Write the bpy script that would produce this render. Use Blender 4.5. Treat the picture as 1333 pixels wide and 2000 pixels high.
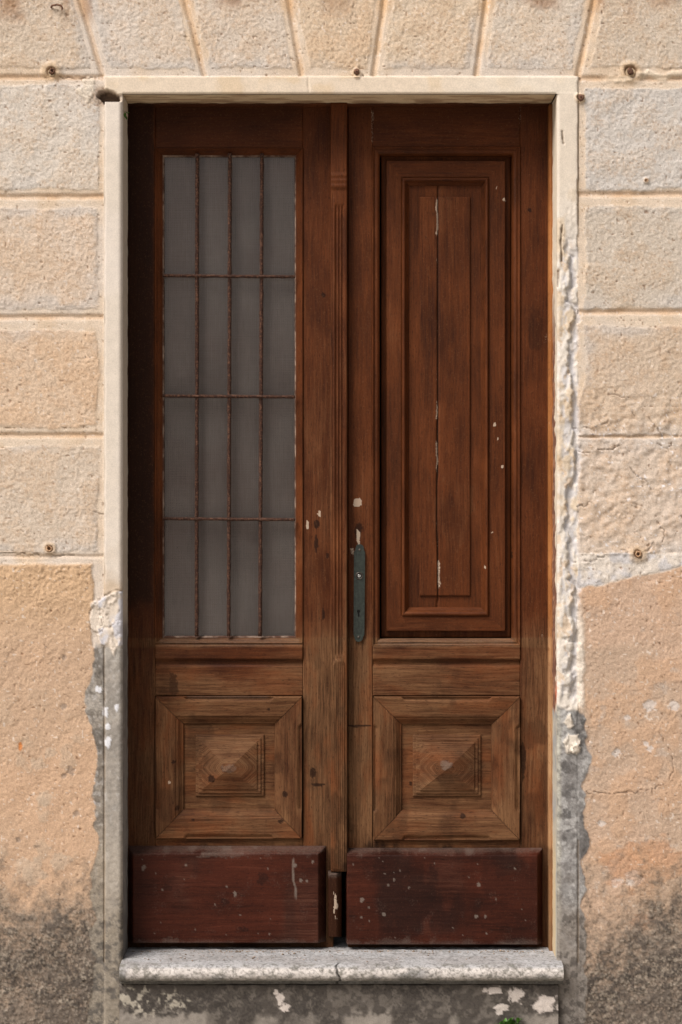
import bpy, bmesh, math, random
import numpy as np
from mathutils import Vector

for o in list(bpy.data.objects): bpy.data.objects.remove(o, do_unlink=True)
SC = bpy.context.scene
COL = SC.collection
random.seed(7)

# ------------------------------------------------------------------ camera
S = 0.00145          # metres per photo pixel on the wall plane (y = 0)
D = 5.0              # camera distance from the wall
ZC = 1.43            # height of the camera
cam = bpy.data.cameras.new('camera'); camo = bpy.data.objects.new('camera', cam)
COL.objects.link(camo)
camo.location = (0, -D, ZC); camo.rotation_euler = (math.pi/2, 0, 0)
cam.sensor_fit = 'VERTICAL'; cam.sensor_height = 36
cam.lens = 36 * D / (2000*S)
cam.clip_end = 400; cam.clip_start = 0.05
SC.camera = camo
SC.render.resolution_x = 682; SC.render.resolution_y = 1024

# ------------------------------------------------------------------ sky, sun, exposure
SUN_EL, SUN_OFF = math.radians(50), math.radians(46)    # height, and turn to the left of the wall's normal
sd = Vector((-math.sin(SUN_OFF)*math.cos(SUN_EL), -math.cos(SUN_OFF)*math.cos(SUN_EL), math.sin(SUN_EL)))
W = bpy.data.worlds.new('World'); SC.world = W; W.use_nodes = True
wn = W.node_tree.nodes; wl = W.node_tree.links
bg = wn['Background']
sky = wn.new('ShaderNodeTexSky'); sky.sky_type = 'NISHITA'; sky.sun_disc = False
sky.sun_elevation = SUN_EL; sky.sun_rotation = math.atan2(sd.x, sd.y) % (2*math.pi)
sky.air_density = 1.0; sky.dust_density = 6.0; sky.ozone_density = 1.0
hs = wn.new('ShaderNodeHueSaturation'); hs.inputs['Saturation'].default_value = 0.40
wl.new(sky.outputs[0], hs.inputs['Color']); wl.new(hs.outputs[0], bg.inputs[0])
bg.inputs[1].default_value = 0.06
sun = bpy.data.lights.new('sun', 'SUN'); sun.energy = 2.6; sun.angle = math.radians(30)
sun.color = (1.0, 0.97, 0.945)
suno = bpy.data.objects.new('sun', sun); COL.objects.link(suno)
suno.location = sd*20; suno.rotation_euler = sd.to_track_quat('Z', 'Y').to_euler()
SC.view_settings.view_transform = 'Standard'; SC.view_settings.look = 'None'
SC.view_settings.gamma = 1; SC.view_settings.use_curve_mapping = False
SC.view_settings.exposure = 0.85
SC.render.engine = 'CYCLES'

# ------------------------------------------------------------------ numeric helpers
def k_(y): return S*(D+y)/D
def XW(px, y=0.0): return (np.asarray(px, float)-666.5)*k_(y)
def ZW(py, y=0.0): return ZC+(1000-np.asarray(py, float))*k_(y)
def lin(c):
    c = np.asarray(c, float)/255.0
    return np.where(c <= .04045, c/12.92, ((c+.055)/1.055)**2.4)
def hsh(ix, iy, s):
    h = (ix.astype(np.int64)*374761393 + iy.astype(np.int64)*668265263 + s*1442695041) & 0xffffffff
    h = ((h ^ (h >> 13))*1274126177) & 0xffffffff
    h = ((h ^ (h >> 16))*2246822519) & 0xffffffff
    return ((h ^ (h >> 15)) & 0xffffff)/float(0xffffff)
def vn(x, y, s=0):
    x = np.asarray(x, float); y = np.asarray(y, float)
    x, y = np.broadcast_arrays(x, y)
    ix = np.floor(x); iy = np.floor(y); fx = x-ix; fy = y-iy
    fx = fx*fx*fx*(fx*(fx*6-15)+10); fy = fy*fy*fy*(fy*(fy*6-15)+10)
    a = hsh(ix, iy, s); b = hsh(ix+1, iy, s); c = hsh(ix, iy+1, s); d = hsh(ix+1, iy+1, s)
    return (a*(1-fx)+b*fx)*(1-fy)+(c*(1-fx)+d*fx)*fy
def fbm(x, y, o=4, s=0, g=.5):
    t = 0; a = 1; n = 0
    for i in range(o):
        t = t+a*vn(x*2**i+i*17.3, y*2**i-i*9.1, s+i*31); n += a; a *= g
    return t/n
def ss(a, b, x):
    t = np.clip((x-a)/(b-a), 0, 1); return t*t*(3-2*t)
def worley(x, y, s=0):
    ix = np.floor(x); iy = np.floor(y); f1 = np.full(x.shape, 9.0)
    for i in (-1, 0, 1):
        for j in (-1, 0, 1):
            cx = ix+i+hsh(ix+i, iy+j, s); cy = iy+j+hsh(ix+i, iy+j, s+77)
            f1 = np.minimum(f1, np.hypot(x-cx, y-cy))
    return f1
def polydist(px, py, pts):
    d = np.full(px.shape, 1e9)
    for (x0, y0), (x1, y1) in zip(pts[:-1], pts[1:]):
        dx, dy = x1-x0, y1-y0
        t = np.clip(((px-x0)*dx+(py-y0)*dy)/(dx*dx+dy*dy+1e-9), 0, 1)
        d = np.minimum(d, np.hypot(px-x0-t*dx, py-y0-t*dy))
    return d
def blob(px, py, x, y, rx, ry, s=0, rough=.5):
    """1 inside an uneven blot of that place and size, 0 outside"""
    n = (fbm(px/(rx*.5+2), py/(ry*.5+2), 4, s+11, .62)-.5)*2.4*rough
    return ss(1.15, .85, np.hypot((px-x)/rx, (py-y)/ry)+n)
def polymask(px, py, pts, soft=2):
    out = np.zeros(px.shape); x0 = min(p[0] for p in pts)-15; x1 = max(p[0] for p in pts)+15; y0 = min(p[1] for p in pts)-15; y1 = max(p[1] for p in pts)+15
    s_ = (px > x0) & (px < x1) & (py > y0) & (py < y1); x, y = px[s_], py[s_]
    ins = np.zeros(x.shape, bool); q = pts+[pts[0]]
    for (a, b), (c, d) in zip(q[:-1], q[1:]):
        if b != d: ins ^= ((y < b) != (y < d)) & (x < (c-a)*(y-b)/(d-b)+a)
    dist = polydist(x, y, q)*np.where(ins, 1, -1); out[s_] = ss(-soft, soft, dist); return out
def mixc(C, c, m):
    return C*(1-m[..., None])+np.asarray(c)*m[..., None]

# ------------------------------------------------------------------ object helpers
def empty(name, label, cat, group=None, loc=(0, 0, 0)):
    o = bpy.data.objects.new(name, None); COL.objects.link(o); o.location = loc
    o.empty_display_size = .05
    o['label'] = label; o['category'] = cat
    if group: o['group'] = group
    return o
def link(name, me, mats, parent=None, smooth=True, label=None):
    for m in (mats if isinstance(mats, (list, tuple)) else [mats]): me.materials.append(m)
    if smooth: me.polygons.foreach_set('use_smooth', np.ones(len(me.polygons), bool))
    o = bpy.data.objects.new(name, me); COL.objects.link(o)
    if parent is not None:
        o.parent = parent
        off = Vector((0, 0, 0)); p = parent
        while p is not None: off += p.location; p = p.parent
        o.location = -off
    if label: o['label'] = label
    return o
def mesh_np(name, V, F, midx=None, col=None):
    me = bpy.data.meshes.new(name)
    V = np.asarray(V, np.float32); F = np.asarray(F, np.int32)
    me.vertices.add(len(V)); me.vertices.foreach_set('co', V.ravel())
    me.loops.add(F.size); me.loops.foreach_set('vertex_index', F.ravel())
    me.polygons.add(len(F)); me.polygons.foreach_set('loop_start', np.arange(0, F.size, 4, dtype=np.int32))
    me.polygons.foreach_set('loop_total', np.full(len(F), 4, np.int32))
    if midx is not None: me.polygons.foreach_set('material_index', np.asarray(midx, np.int32))
    me.update(calc_edges=True)
    if col is not None:
        a = me.attributes.new('Col', 'FLOAT_COLOR', 'POINT'); a.data.foreach_set('color', np.asarray(col, np.float32).ravel())
    me.validate()
    return me
def gridfaces(n, m):
    i = np.arange(n*m).reshape(n, m)
    return np.stack([i[:-1, :-1], i[1:, :-1], i[1:, 1:], i[:-1, 1:]], -1).reshape(-1, 4)
def merge(pieces):
    """pieces: (X, Y, Z, rgba, material index) grids -> arrays of one mesh"""
    Vs, Fs, Ms, Cs = [], [], [], []; off = 0
    for X, Y, Z, C, mi in pieces:
        n, m = X.shape
        Vs.append(np.stack([X, Y, Z], -1).reshape(-1, 3)); f = gridfaces(n, m)
        Fs.append(f+off); Ms.append(np.full(len(f), mi)); off += n*m
        Cs.append((C if C is not None else np.zeros((n, m, 4))).reshape(-1, 4))
    return np.concatenate(Vs), np.concatenate(Fs), np.concatenate(Ms), np.concatenate(Cs)
def build(name, parent, pieces, mats, smooth=True, label=None):
    V, F, M, C = merge(pieces)
    return link(name, mesh_np(name, V, F, M, C), mats, parent, smooth, label)
def from_bm(name, bm, mats, parent=None, smooth=False, label=None):
    me = bpy.data.meshes.new(name); bmesh.ops.recalc_face_normals(bm, faces=bm.faces); bm.to_mesh(me); bm.free()
    return link(name, me, mats, parent, smooth, label)

# ------------------------------------------------------------------ materials
class NT:
    def __init__(s, name):
        s.m = bpy.data.materials.new(name); s.m.use_nodes = True
        s.n = s.m.node_tree.nodes; s.l = s.m.node_tree.links; s.b = s.n['Principled BSDF']; s.out = s.n['Material Output']
    def put(s, v, sock):
        if hasattr(v, 'is_output'): s.l.new(v, sock)
        elif isinstance(v, (tuple, list)) and len(v) == 3 and sock.type == 'RGBA': sock.default_value = (*v, 1)
        else: sock.default_value = v
    def math(s, op, a, b=0.0, c=None, clamp=False):
        n = s.n.new('ShaderNodeMath'); n.operation = op; n.use_clamp = clamp
        s.put(a, n.inputs[0]); s.put(b, n.inputs[1])
        if c is not None: s.put(c, n.inputs[2])
        return n.outputs[0]
    def mix(s, f, a, b, mode='MIX'):
        n = s.n.new('ShaderNodeMix'); n.data_type = 'RGBA'; n.blend_type = mode; n.clamp_factor = True
        s.put(f, n.inputs['Factor']); s.put(a, n.inputs['A'] if False else n.inputs[6]); s.put(b, n.inputs[7])
        return n.outputs[2]
    def rng(s, v, a, b, c=0.0, d=1.0, smooth=False):
        n = s.n.new('ShaderNodeMapRange'); n.clamp = True
        if smooth: n.interpolation_type = 'SMOOTHSTEP'
        s.put(v, n.inputs[0])
        for i, q in enumerate((a, b, c, d)): s.put(q, n.inputs[i+1])
        return n.outputs[0]
    def noise(s, vec, scale=5, detail=4, rough=.55, dist=0):
        n = s.n.new('ShaderNodeTexNoise'); s.put(vec, n.inputs['Vector'])
        n.inputs['Scale'].default_value = scale; n.inputs['Detail'].default_value = detail
        n.inputs['Roughness'].default_value = rough; n.inputs['Distortion'].default_value = dist
        return n.outputs[0]
    def comb(s, x, y, z):
        n = s.n.new('ShaderNodeCombineXYZ'); s.put(x, n.inputs[0]); s.put(y, n.inputs[1]); s.put(z, n.inputs[2]); return n.outputs[0]
    def pos(s):
        n = s.n.new('ShaderNodeNewGeometry'); return n.outputs['Position']
    def sep(s, v):
        n = s.n.new('ShaderNodeSeparateXYZ'); s.l.new(v, n.inputs[0]); return n.outputs
    def rnd(s):
        n = s.n.new('ShaderNodeObjectInfo'); return n.outputs['Random']
    def attr(s):
        n = s.n.new('ShaderNodeAttribute'); n.attribute_name = 'Col'; return n.outputs['Color'], n.outputs['Alpha']
    def bump(s, h, strength=.3, dist=.001):
        n = s.n.new('ShaderNodeBump'); n.inputs['Strength'].default_value = strength; n.inputs['Distance'].default_value = dist
        s.l.new(h, n.inputs['Height']); s.l.new(n.outputs[0], s.b.inputs['Normal'])
    def done(s, col, rough=.8, spec=.3, metal=0.0):
        s.put(col, s.b.inputs['Base Color']); s.put(rough, s.b.inputs['Roughness'])
        s.b.inputs['Specular IOR Level'].default_value = spec; s.b.inputs['Metallic'].default_value = metal
        return s.m

def mat_plaster(name, fine=240, amt=.20, bstr=.8, bd=.0020, rough=.92):
    t = NT(name); c, a = t.attr(); p = t.pos()
    n1 = t.noise(p, fine, 5, .65); n2 = t.noise(p, 45, 4, .6); n3 = t.noise(p, 900, 2, .6)
    v = t.math('ADD', t.rng(n1, .3, .7, 1-amt, 1+amt), t.rng(n2, .3, .7, -.06, .06))
    col = t.mix(1.0, c, t.comb(v, v, v), 'MULTIPLY')
    h = t.math('ADD', n1, t.math('MULTIPLY', n3, .5))
    t.bump(h, bstr, bd)
    return t.done(col, rough, .2)
def mat_wood(name, direc, vd, vl, wd, wl_, dark, rough=.5, ring=95, fibre=1.0, dustc=(.17, .135, .11), boss=None):
    """varnished wood; attribute Col: R weathering, G pale paint chips, B old dark varnish, knot or painted shade, alpha dust"""
    t = NT(name); x, y, z = t.sep(t.pos()); r = t.math('MULTIPLY', t.rnd(), 7.0)
    if direc == 'V': al, ac = z, x
    else: al, ac = x, z
    al = t.math('ADD', al, r)
    low = t.noise(t.comb(t.math('MULTIPLY', ac, 9), t.math('MULTIPLY', al, 2.2), r), 1, 3, .5)
    u = t.math('ADD', t.math('ADD', ac, t.math('MULTIPLY', y, 1.2)), t.math('MULTIPLY', low, .035))
    if boss:
        dz = t.math('SUBTRACT', z, boss[0]); dy = t.math('MULTIPLY', t.math('SUBTRACT', y, boss[1]), 3.2)
        u = t.math('ADD', t.math('ADD', t.math('SQRT', t.math('ADD', t.math('MULTIPLY', dz, dz), .00004)), dy), t.math('MULTIPLY', low, .016))
    rings = t.math('MULTIPLY_ADD', t.math('SINE', t.math('MULTIPLY', u, ring*6.283)), .5, .5)
    rings = t.math('POWER', rings, 1.6)
    f1 = t.noise(t.comb(t.math('MULTIPLY', u, 125), t.math('MULTIPLY', al, 5), r), 1, 5, .6)
    f2 = t.noise(t.comb(t.math('MULTIPLY', u, 330), t.math('MULTIPLY', al, 15), r), 1, 3, .6)
    bl = t.noise(t.comb(t.math('MULTIPLY', ac, 11), t.math('MULTIPLY', al, 4), r), 1, 4, .6)
    sp = t.noise(t.pos(), 210, 4, .7)
    g = t.math('ADD', t.math('ADD', t.math('MULTIPLY', rings, .13 if boss else .10), t.math('MULTIPLY', t.rng(f1, .34, .66), .42)), t.math('MULTIPLY', t.rng(f2, .33, .67), .46))
    g2 = t.math('ADD', t.math('MULTIPLY', g, .50), t.math('MULTIPLY', t.rng(bl, .32, .68), .50))
    varn = t.mix(g2, vd, vl); wea = t.mix(t.rng(t.math('ADD', t.math('MULTIPLY', g, .7), t.math('MULTIPLY', t.rng(bl, .32, .68), .3)), .2, .8), wd, wl_)
    warm = t.noise(t.comb(t.math('MULTIPLY', ac, 16), t.math('MULTIPLY', al, 5), t.math('ADD', r, 3.3)), 1, 4, .6)
    wea = t.mix(t.rng(warm, .48, .66, 0, .6), wea, [q*w for q, w in zip(vl, (1.15, 1.25, 1.4))])
    c, dust = t.attr(); R, G, B = [o for o in t.n.new('ShaderNodeSeparateColor').outputs]
    t.l.new(c, R.node.inputs[0])
    nn = t.math('SUBTRACT', t.math('ADD', t.math('MULTIPLY', bl, .55), t.math('MULTIPLY', f1, .45)), .5)
    fw = t.rng(t.math('ADD', R, t.math('MULTIPLY', nn, 1.3)), .15, .85, smooth=True)
    col = t.mix(fw, varn, wea)
    fb = t.rng(t.math('ADD', B, t.math('MULTIPLY', nn, .7)), .1, .9, smooth=True)
    col = t.mix(t.math('MULTIPLY', fb, .85), col, dark)
    # fine rubbed specks
    col = t.mix(t.rng(sp, .56, .74, 0, .38), col, wl_)
    col = t.mix(t.rng(t.noise(t.comb(t.math('MULTIPLY', ac, 300), t.math('MULTIPLY', al, 70), y), 1, 3, .65), .56, .72, 0, .7), col, vd)
    gg = t.rng(t.math('ADD', G, t.math('MULTIPLY', t.math('SUBTRACT', sp, .5), .9)), .42, .6)
    col = t.mix(t.math('MULTIPLY', gg, .8), col, (.40, .30, .22))
    dd = t.rng(t.math('ADD', dust, t.math('MULTIPLY', t.math('SUBTRACT', sp, .5), .8)), .15, .95)
    col = t.mix(t.math('MULTIPLY', dd, .6), col, dustc)
    h = t.math('ADD', t.math('MULTIPLY', rings, .22 if boss else .12), t.math('ADD', f1, t.math('MULTIPLY', f2, .5)))
    h = t.math('MULTIPLY', h, t.math('MULTIPLY_ADD', fw, 1.0, .35))
    t.bump(h, .55*fibre, .0016)
    ro = t.math('ADD', t.math('MULTIPLY_ADD', fw, .22, rough), t.math('MULTIPLY', f1, .12))
    return t.done(col, ro, .10)
VD, VL = (.0165, .0042, .0013), (.114, .0305, .0078)
WD, WL = (.042, .0175, .0068), (.150, .072, .0320)
DK = (.0110, .0038, .0016)
wood_v = mat_wood('varnished_wood_upright_grain', 'V', VD, VL, WD, WL, DK)
wood_h = mat_wood('varnished_wood_level_grain', 'H', VD, VL, WD, WL, DK)
kick_h = mat_wood('red_varnished_board', 'H', (.008, .0024, .0015), (.068, .0155, .0074), (.050, .017, .010), (.12, .048, .028), (.009, .0036, .0027), .42, 70)
orange_v = mat_wood('lit_orange_wood', 'V', (.14, .045, .012), (.40, .16, .05), (.2, .1, .05), (.4, .24, .12), DK)  # brighter copy of the timber: light on the right post put into colour
plaster = mat_plaster('rough_plaster')
smoothp = mat_plaster('smooth_limewashed_stone', 300, .13, .3, .0012)
stone = mat_plaster('worn_limestone', 380, .20, .5, .0014)

def mat_simple(name, c1, c2, scale, rough=.7, metal=0.0, bstr=.3, bd=.0006, spec=.4, lo=.35, hi=.65):
    t = NT(name); p = t.pos(); n = t.noise(p, scale, 5, .6)
    t.bump(n, bstr, bd)
    return t.done(t.mix(t.rng(n, lo, hi), c1, c2), rough, spec, metal)
rust = mat_simple('rusty_iron', (.055, .026, .016), (.22, .105, .06), 260, .85, 0, .7, .0015)

rust_orange = mat_simple('orange_rusted_plug', (.20, .085, .03), (.50, .33, .20), 260, .85, 0, .7, .0015)
rust_pale = mat_simple('flaking_painted_iron', (.026, .010, .0055), (.20, .10, .062), 190, .85, 0, .8, .002, .2, .48, .80)
putty = mat_simple('old_glazing_putty', (.06, .026, .015), (.34, .25, .19), 30, .85, 0, .6, .0012, .2, .44, .80)
greenmetal = mat_simple('dark_green_metal', (.014, .017, .014), (.030, .036, .029), 120, .5, .3, .15, .0004)
darkmetal = mat_simple('blackened_iron', (.006, .006, .006), (.02, .018, .016), 200, .6, .2)
steel = mat_simple('bright_lock_steel', (.62, .60, .58), (.8, .79, .77), 300, .25, 1.0, .1, .0002)
bronze = mat_simple('dull_bronze', (.045, .04, .034), (.09, .075, .06), 300, .45, .7, .2, .0003)
grit_m = mat_simple('loose_grit', (.10, .07, .05), (.30, .22, .16), 60, .95)
interior_m = mat_simple('dim_room_plaster', (.10, .09, .08), (.14, .13, .11), 5, .95)
paving = mat_simple('pale_paving', (.30, .275, .24), (.50, .46, .40), 70, .95, 0, .6, .004, .2, .3, .7)
def mat_leaf():
    t = NT('weed_leaf'); n = t.noise(t.pos(), 90, 3, .5); r = t.rnd()
    c = t.mix(t.rng(n, .3, .7), (.030, .085, .010), (.085, .19, .025))
    t.b.inputs['Subsurface Weight'].default_value = 0.0
    return t.done(c, .55, .3)
leaf_m = mat_leaf()
def mat_screen():
    t = NT('woven_insect_screen'); x, y, z = t.sep(t.pos())
    sx = t.math('MULTIPLY_ADD', t.math('SINE', t.math('MULTIPLY', x, 6.283/.0056)), .5, .5)
    sz = t.math('MULTIPLY_ADD', t.math('SINE', t.math('MULTIPLY', z, 6.283/.0050)), .5, .5)
    st = t.noise(t.comb(t.math('MULTIPLY', x, 260), t.math('MULTIPLY', z, 14), 0.0), 1, 3, .6)
    s2 = t.noise(t.comb(t.math('MULTIPLY', x, 14), t.math('MULTIPLY', z, 260), 3.0), 1, 3, .6)
    bl = t.noise(t.pos(), 5, 4, .6)
    sk = t.noise(t.pos(), 240, 2, .6)
    w = t.math('ADD', t.math('MULTIPLY', t.math('MAXIMUM', sx, sz), .25), t.math('ADD', t.math('MULTIPLY', st, .55), t.math('MULTIPLY', s2, .35)))
    col = t.mix(t.rng(w, .4, .9), (.185, .132, .115), (.305, .230, .204))
    col = t.mix(t.rng(bl, .35, .7, 0, .35), col, (.10, .088, .08))
    col = t.mix(t.rng(sk, .70, .76, 0, .6), col, (.045, .035, .03))
    t.done(col, .9, .15)
    tr = t.n.new('ShaderNodeBsdfTransparent'); mx = t.n.new('ShaderNodeMixShader')
    mx.inputs[0].default_value = .22
    t.l.new(t.b.outputs[0], mx.inputs[1]); t.l.new(tr.outputs[0], mx.inputs[2]); t.l.new(mx.outputs[0], t.out.inputs[0])
    return t.m
screen_m = mat_screen()
def mat_glass():
    t = NT('dusty_window_glass')
    tr = t.n.new('ShaderNodeBsdfTransparent'); gl = t.n.new('ShaderNodeBsdfGlossy'); gl.inputs['Roughness'].default_value = .12
    di = t.n.new('ShaderNodeBsdfDiffuse'); di.inputs[0].default_value = (.32, .29, .26, 1)
    fr = t.n.new('ShaderNodeFresnel'); fr.inputs[0].default_value = 1.45
    m1 = t.n.new('ShaderNodeMixShader'); t.l.new(fr.outputs[0], m1.inputs[0]); t.l.new(tr.outputs[0], m1.inputs[1]); t.l.new(gl.outputs[0], m1.inputs[2])
    m2 = t.n.new('ShaderNodeMixShader'); n = t.noise(t.pos(), 7, 5, .6); t.l.new(t.rng(n, .3, .75, .04, .14), m2.inputs[0])
    t.l.new(m1.outputs[0], m2.inputs[1]); t.l.new(di.outputs[0], m2.inputs[2]); t.l.new(m2.outputs[0], t.out.inputs[0])
    t.n.remove(t.b)
    return t.m
glass_m = mat_glass()

# ------------------------------------------------------------------ THE WALL: one height field, cut into its parts
KA = .75*np.array([1.01, 1.035, 1.16])                                    # display colour -> albedo
def A(*c): return lin(c)*KA
OX0, OX1, OY0, OY1 = 240, 1088, 184, 1893  # the door opening on the wall plane
def axis(a0, a1, lo, hi, step, extra, coarse=24):
    f = np.arange(lo, hi+.1, step)
    v = np.concatenate([np.arange(a0, lo, coarse), f, np.arange(hi+coarse, a1, coarse), extra])
    return np.unique(np.round(v, 3))
gx = axis(-1500, 2830, -14, 1347, 2.0, [OX0, OX1, 204, 1128])
gy = axis(-700, 2012, -14, 2012, 2.0, [OY0, 150])
PX, PY = np.meshgrid(gx, gy)

joints_v = [((157, 0), (202, 152)), ((362, 0), (400, 150)), ((564, 0), (590, 150)), ((751, 0), (730, 150)), ((951, 0), (930, 150)), ((1161, 0), (1129, 150))]
def jx(j, y):
    (x0, y0), (x1, y1) = joints_v[j]; return x0+(x1-x0)*(y-y0)/(y1-y0)

def wall_field(px, py):
    wob = (fbm(px/26, py/26, 3, 5)-.5)
    n_big = fbm(px/170, py/170, 4, 8); n_mid = fbm(px/45, py/45, 4, 9); n_f = fbm(px/11, py/11, 3, 12)
    C = np.empty(px.shape+(3,)); C[:] = A(222, 199, 168)
    C = mixc(C, A(214, 184, 146), ss(.45, .7, n_mid)*.5); C = mixc(C, A(214, 202, 184), ss(.5, .75, n_big)*.5)
    H = .0008*(fbm(px/14, py/14, 3, 3)-.5)+.002*(n_mid-.5)
    ID = np.zeros(px.shape, int)
    # roughcast relief, drawn out a little on the diagonal
    qx = px*.94+py*.34; qy = -px*.34+py*.94
    wx = (vn(px/15, py/15, 40)-.5)*6; wy = (vn(px/15, py/15, 41)-.5)*6
    r1 = fbm((qx+wx)/3.9, (qy+wy)/4.6, 3, 20, .6)
    r2 = vn((qx+wy)/13, (qy+wx)/16, 24)
    r3 = worley((px+wx*.5)/6.2, (py+wy*.5)/6.2, 30)
    r4 = vn((px+wx)/3.1, (py+wy)/3.1, 35)
    rough = (ss(.22, .78, r1)*.42+r2*.12+(1-np.clip(r3, 0, 1))*.26+r4*.30)*(.65+.7*fbm(px/50, py/50, 2, 33))-.5
    q1 = fbm(px/17+3, py/24, 4, 54, .6); lay = .0026*ss(.485, .505, q1)+.0022*ss(.56, .58, q1)-.002
    lump = fbm((px+wx*2)/24, (py+wy*2)/24, 4, 51)
    # joints between blocks
    def hjoint(yc, x0, x1, dep=.0052, hw=7.5, tan=.85):
        nonlocal H, C
        d = np.abs(py-(yc+wob*3)); m = ((px > x0) & (px < x1)).astype(float)
        H -= dep*np.clip(1-d/hw, 0, 1)*m
        C = mixc(C, A(198, 158, 115), ss(hw+1, hw*.35, d)*m*tan*(.25+.75*n_mid))
    for yc in (151, 384, 619, 850): hjoint(yc, -3000, 204)
    hjoint(1086, -3000, 204, .004, 5, .3)
    for yc, dp in ((153, .0045), (379, .0054), (609, .0054), (851, .0036)): hjoint(yc, 1129, 4000, dp)
    for j in range(6):
        c = jx(j, py); d = np.abs(px-c+wob*2); m = (py < 150).astype(float)
        H -= .0072*np.clip(1-d/8.0, 0, 1)*m
        C = mixc(C, A(204, 164, 118), ss(9, 2, d)*m*(.2+.6*n_mid))
        C = mixc(C, A(214, 166, 110), ss(60, 0, py)*ss(18, 6, np.abs(d-3))*m*.4)
    # raised rough panels
    def panel(ins, col, idn, amp=.0034, up=.0015, dam=None, blot=.5):
        nonlocal H, C, ID
        m = ss(-2.5, 3.0, ins+wob*8+(n_f-.5)*5+(fbm(px/90, py/90, 2, 77)-.5)*8)
        a = amp*rough
        if dam is not None: a = a*(1-dam)+dam*(.006*(lump-.5)+.0058*(fbm(px/13, py/12, 3, 59)-.5)+.0026*(.5-worley((px+wx)/17, (py+wy)/15, 60))+.0015*rough)
        H = H*(1-m)+m*(up+a+.004*(n_mid-.5))
        c = np.empty(px.shape+(3,)); c[:] = A(*col)
        c = mixc(c, A(*col)*np.array([1.02, .94, .85]), ss(.45, .68, n_mid)*blot)
        c = mixc(c, A(*col)*np.array([1.05, 1.06, 1.09]), ss(.5, .7, n_big)*blot)
        c = mixc(c, A(*col)*np.array([.92, .83, .74]), ss(.56, .72, n_f)*.45)
        c = mixc(c, A(196, 186, 170), ss(26, 4, ins+(n_mid-.5)*50)*.5*ss(.4, .6, n_big))
        c = mixc(c, A(186, 150, 112), ss(.60, .70, fbm(px/4.2, py/4.2, 3, 78))*ss(.45, .6, n_mid)*.35)
        C = C*(1-m[..., None])+c*m[..., None]
        ID[(ins > 0)] = idn
    def rect(x0, y0, x1, y1): return np.minimum(np.minimum(px-x0, x1-px), np.minimum(py-y0, y1-py))
    far = -4000
    Lp = [(165, 371, (213, 198, 175)), (405, 605, (212, 189, 160)), (644, 835, (213, 184, 150)), (873, 1077, (210, 189, 161))]
    for i, (a, b, c) in enumerate(Lp): panel(rect(far, a, 192, b), c, 10+i)
    dam3 = ss(740, 800, py+(n_mid-.5)*160+(px-1200)*.12); one = ss(0, 40, py-840)
    Rp = [(172, 371, (205, 193, 174), None), (404, 602, (203, 186, 161), None), (637, 844, (204, 180, 150), dam3), (862, 1076, (209, 187, 160), one)]
    for i, (a, b, c, dm) in enumerate(Rp): panel(rect(1143 if i < 2 else 1143-14*ss(740, 800, py), a-(5 if i == 3 else 0), 5000, b+(6 if i > 1 else 0)), c, 20+i, .0036, dam=dm)
    vc = [(208, 187, 158), (213, 195, 170), (212, 193, 167), (213, 187, 153), (213, 190, 158), (212, 194, 168), (206, 187, 160)]
    for i in range(7):
        ins = 134-py
        if i > 0: ins = np.minimum(ins, px-jx(i-1, py)-17)
        if i < 6: ins = np.minimum(ins, jx(i, py)-px-17)
        panel(ins, vc[i], 30+i, .0036)
    # lower render, left and right
    m = ss(1098, 1106, py+wob*6)*ss(0, 4, 182-px+wob*16-10*ss(1200, 1500, py)+26*ss(1262, 1275, py))
    base = A(204, 167, 130)
    c = np.empty(px.shape+(3,)); c[:] = base
    c = mixc(c, A(196, 164, 130), ss(.42, .66, n_big)*.7); c = mixc(c, A(190, 166, 136), ss(.60, .72, n_mid)*.5*ss(1250, 1500, py))
    c = mixc(c, A(210, 172, 126), ss(1300, 1120, py)*.6)
    H = H*(1-m)+m*(.0030+.0042*rough*(.75+.5*ss(1250, 1100, py))*(1-.35*ss(1400, 1600, py)*ss(1900, 1700, py))+.007*(n_mid-.5)); C = C*(1-m[..., None])+c*m[..., None]
    ID[(px < 200) & (py > 1098)] = 40
    edge = 1150-(px-1125)*.215
    m = ss(-2, 4, py-edge+wob*10)*ss(0, 3, px-1128)
    c = np.empty(px.shape+(3,)); c[:] = A(199, 166, 134)
    c = mixc(c, A(190, 162, 132), ss(.45, .66, n_big)*.8); c = mixc(c, A(204, 162, 122), ss(.5, .7, n_mid)*.5)
    c = mixc(c, A(184, 168, 148), ss(.68, .78, fbm(px/30, py/30, 4, 71, .6))*.4)
    H = H*(1-m)+m*(.0016+.0030*rough+.006*(n_mid-.5)); C = C*(1-m[..., None])+c*m[..., None]
    for i in range(9):
        bx, by, r = [(1268, 1378, 13), (1225, 1402, 7), (1204, 1470, 9), (1262, 1452, 6), (1238, 1715, 17), (1205, 1722, 12), (1318, 1378, 12), (1270, 1462, 7), (1176, 1608, 7)][i]
        b = blob(px, py, bx, by, r, r*.8, 200+i, .5); C = mixc(C, A(214, 200, 182), b*.75); H -= .0015*b
    b = blob(px, py, 1262, 1690, 80, 46, 222, .7); C = mixc(C, A(196, 140, 94), b*.5)
    b = blob(px, py, 1255, 1800, 22, 14, 223, .6); C = mixc(C, A(186, 120, 76), b*.6)
    ID[(px > 1130) & (py > edge)] = 41
    # pale broken strip under the last rough block on the right
    m = ss(1078, 1084, py+wob*8)*ss(3, -3, py-edge+wob*10)*ss(0, 3, px-1122)
    C = mixc(C, A(220, 206, 184), m*.85); C = mixc(C, A(196, 190, 182), m*ss(.5, .65, n_mid)*.7); H += m*(.004*(lump-.5)+.002+.5*lay)
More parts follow.
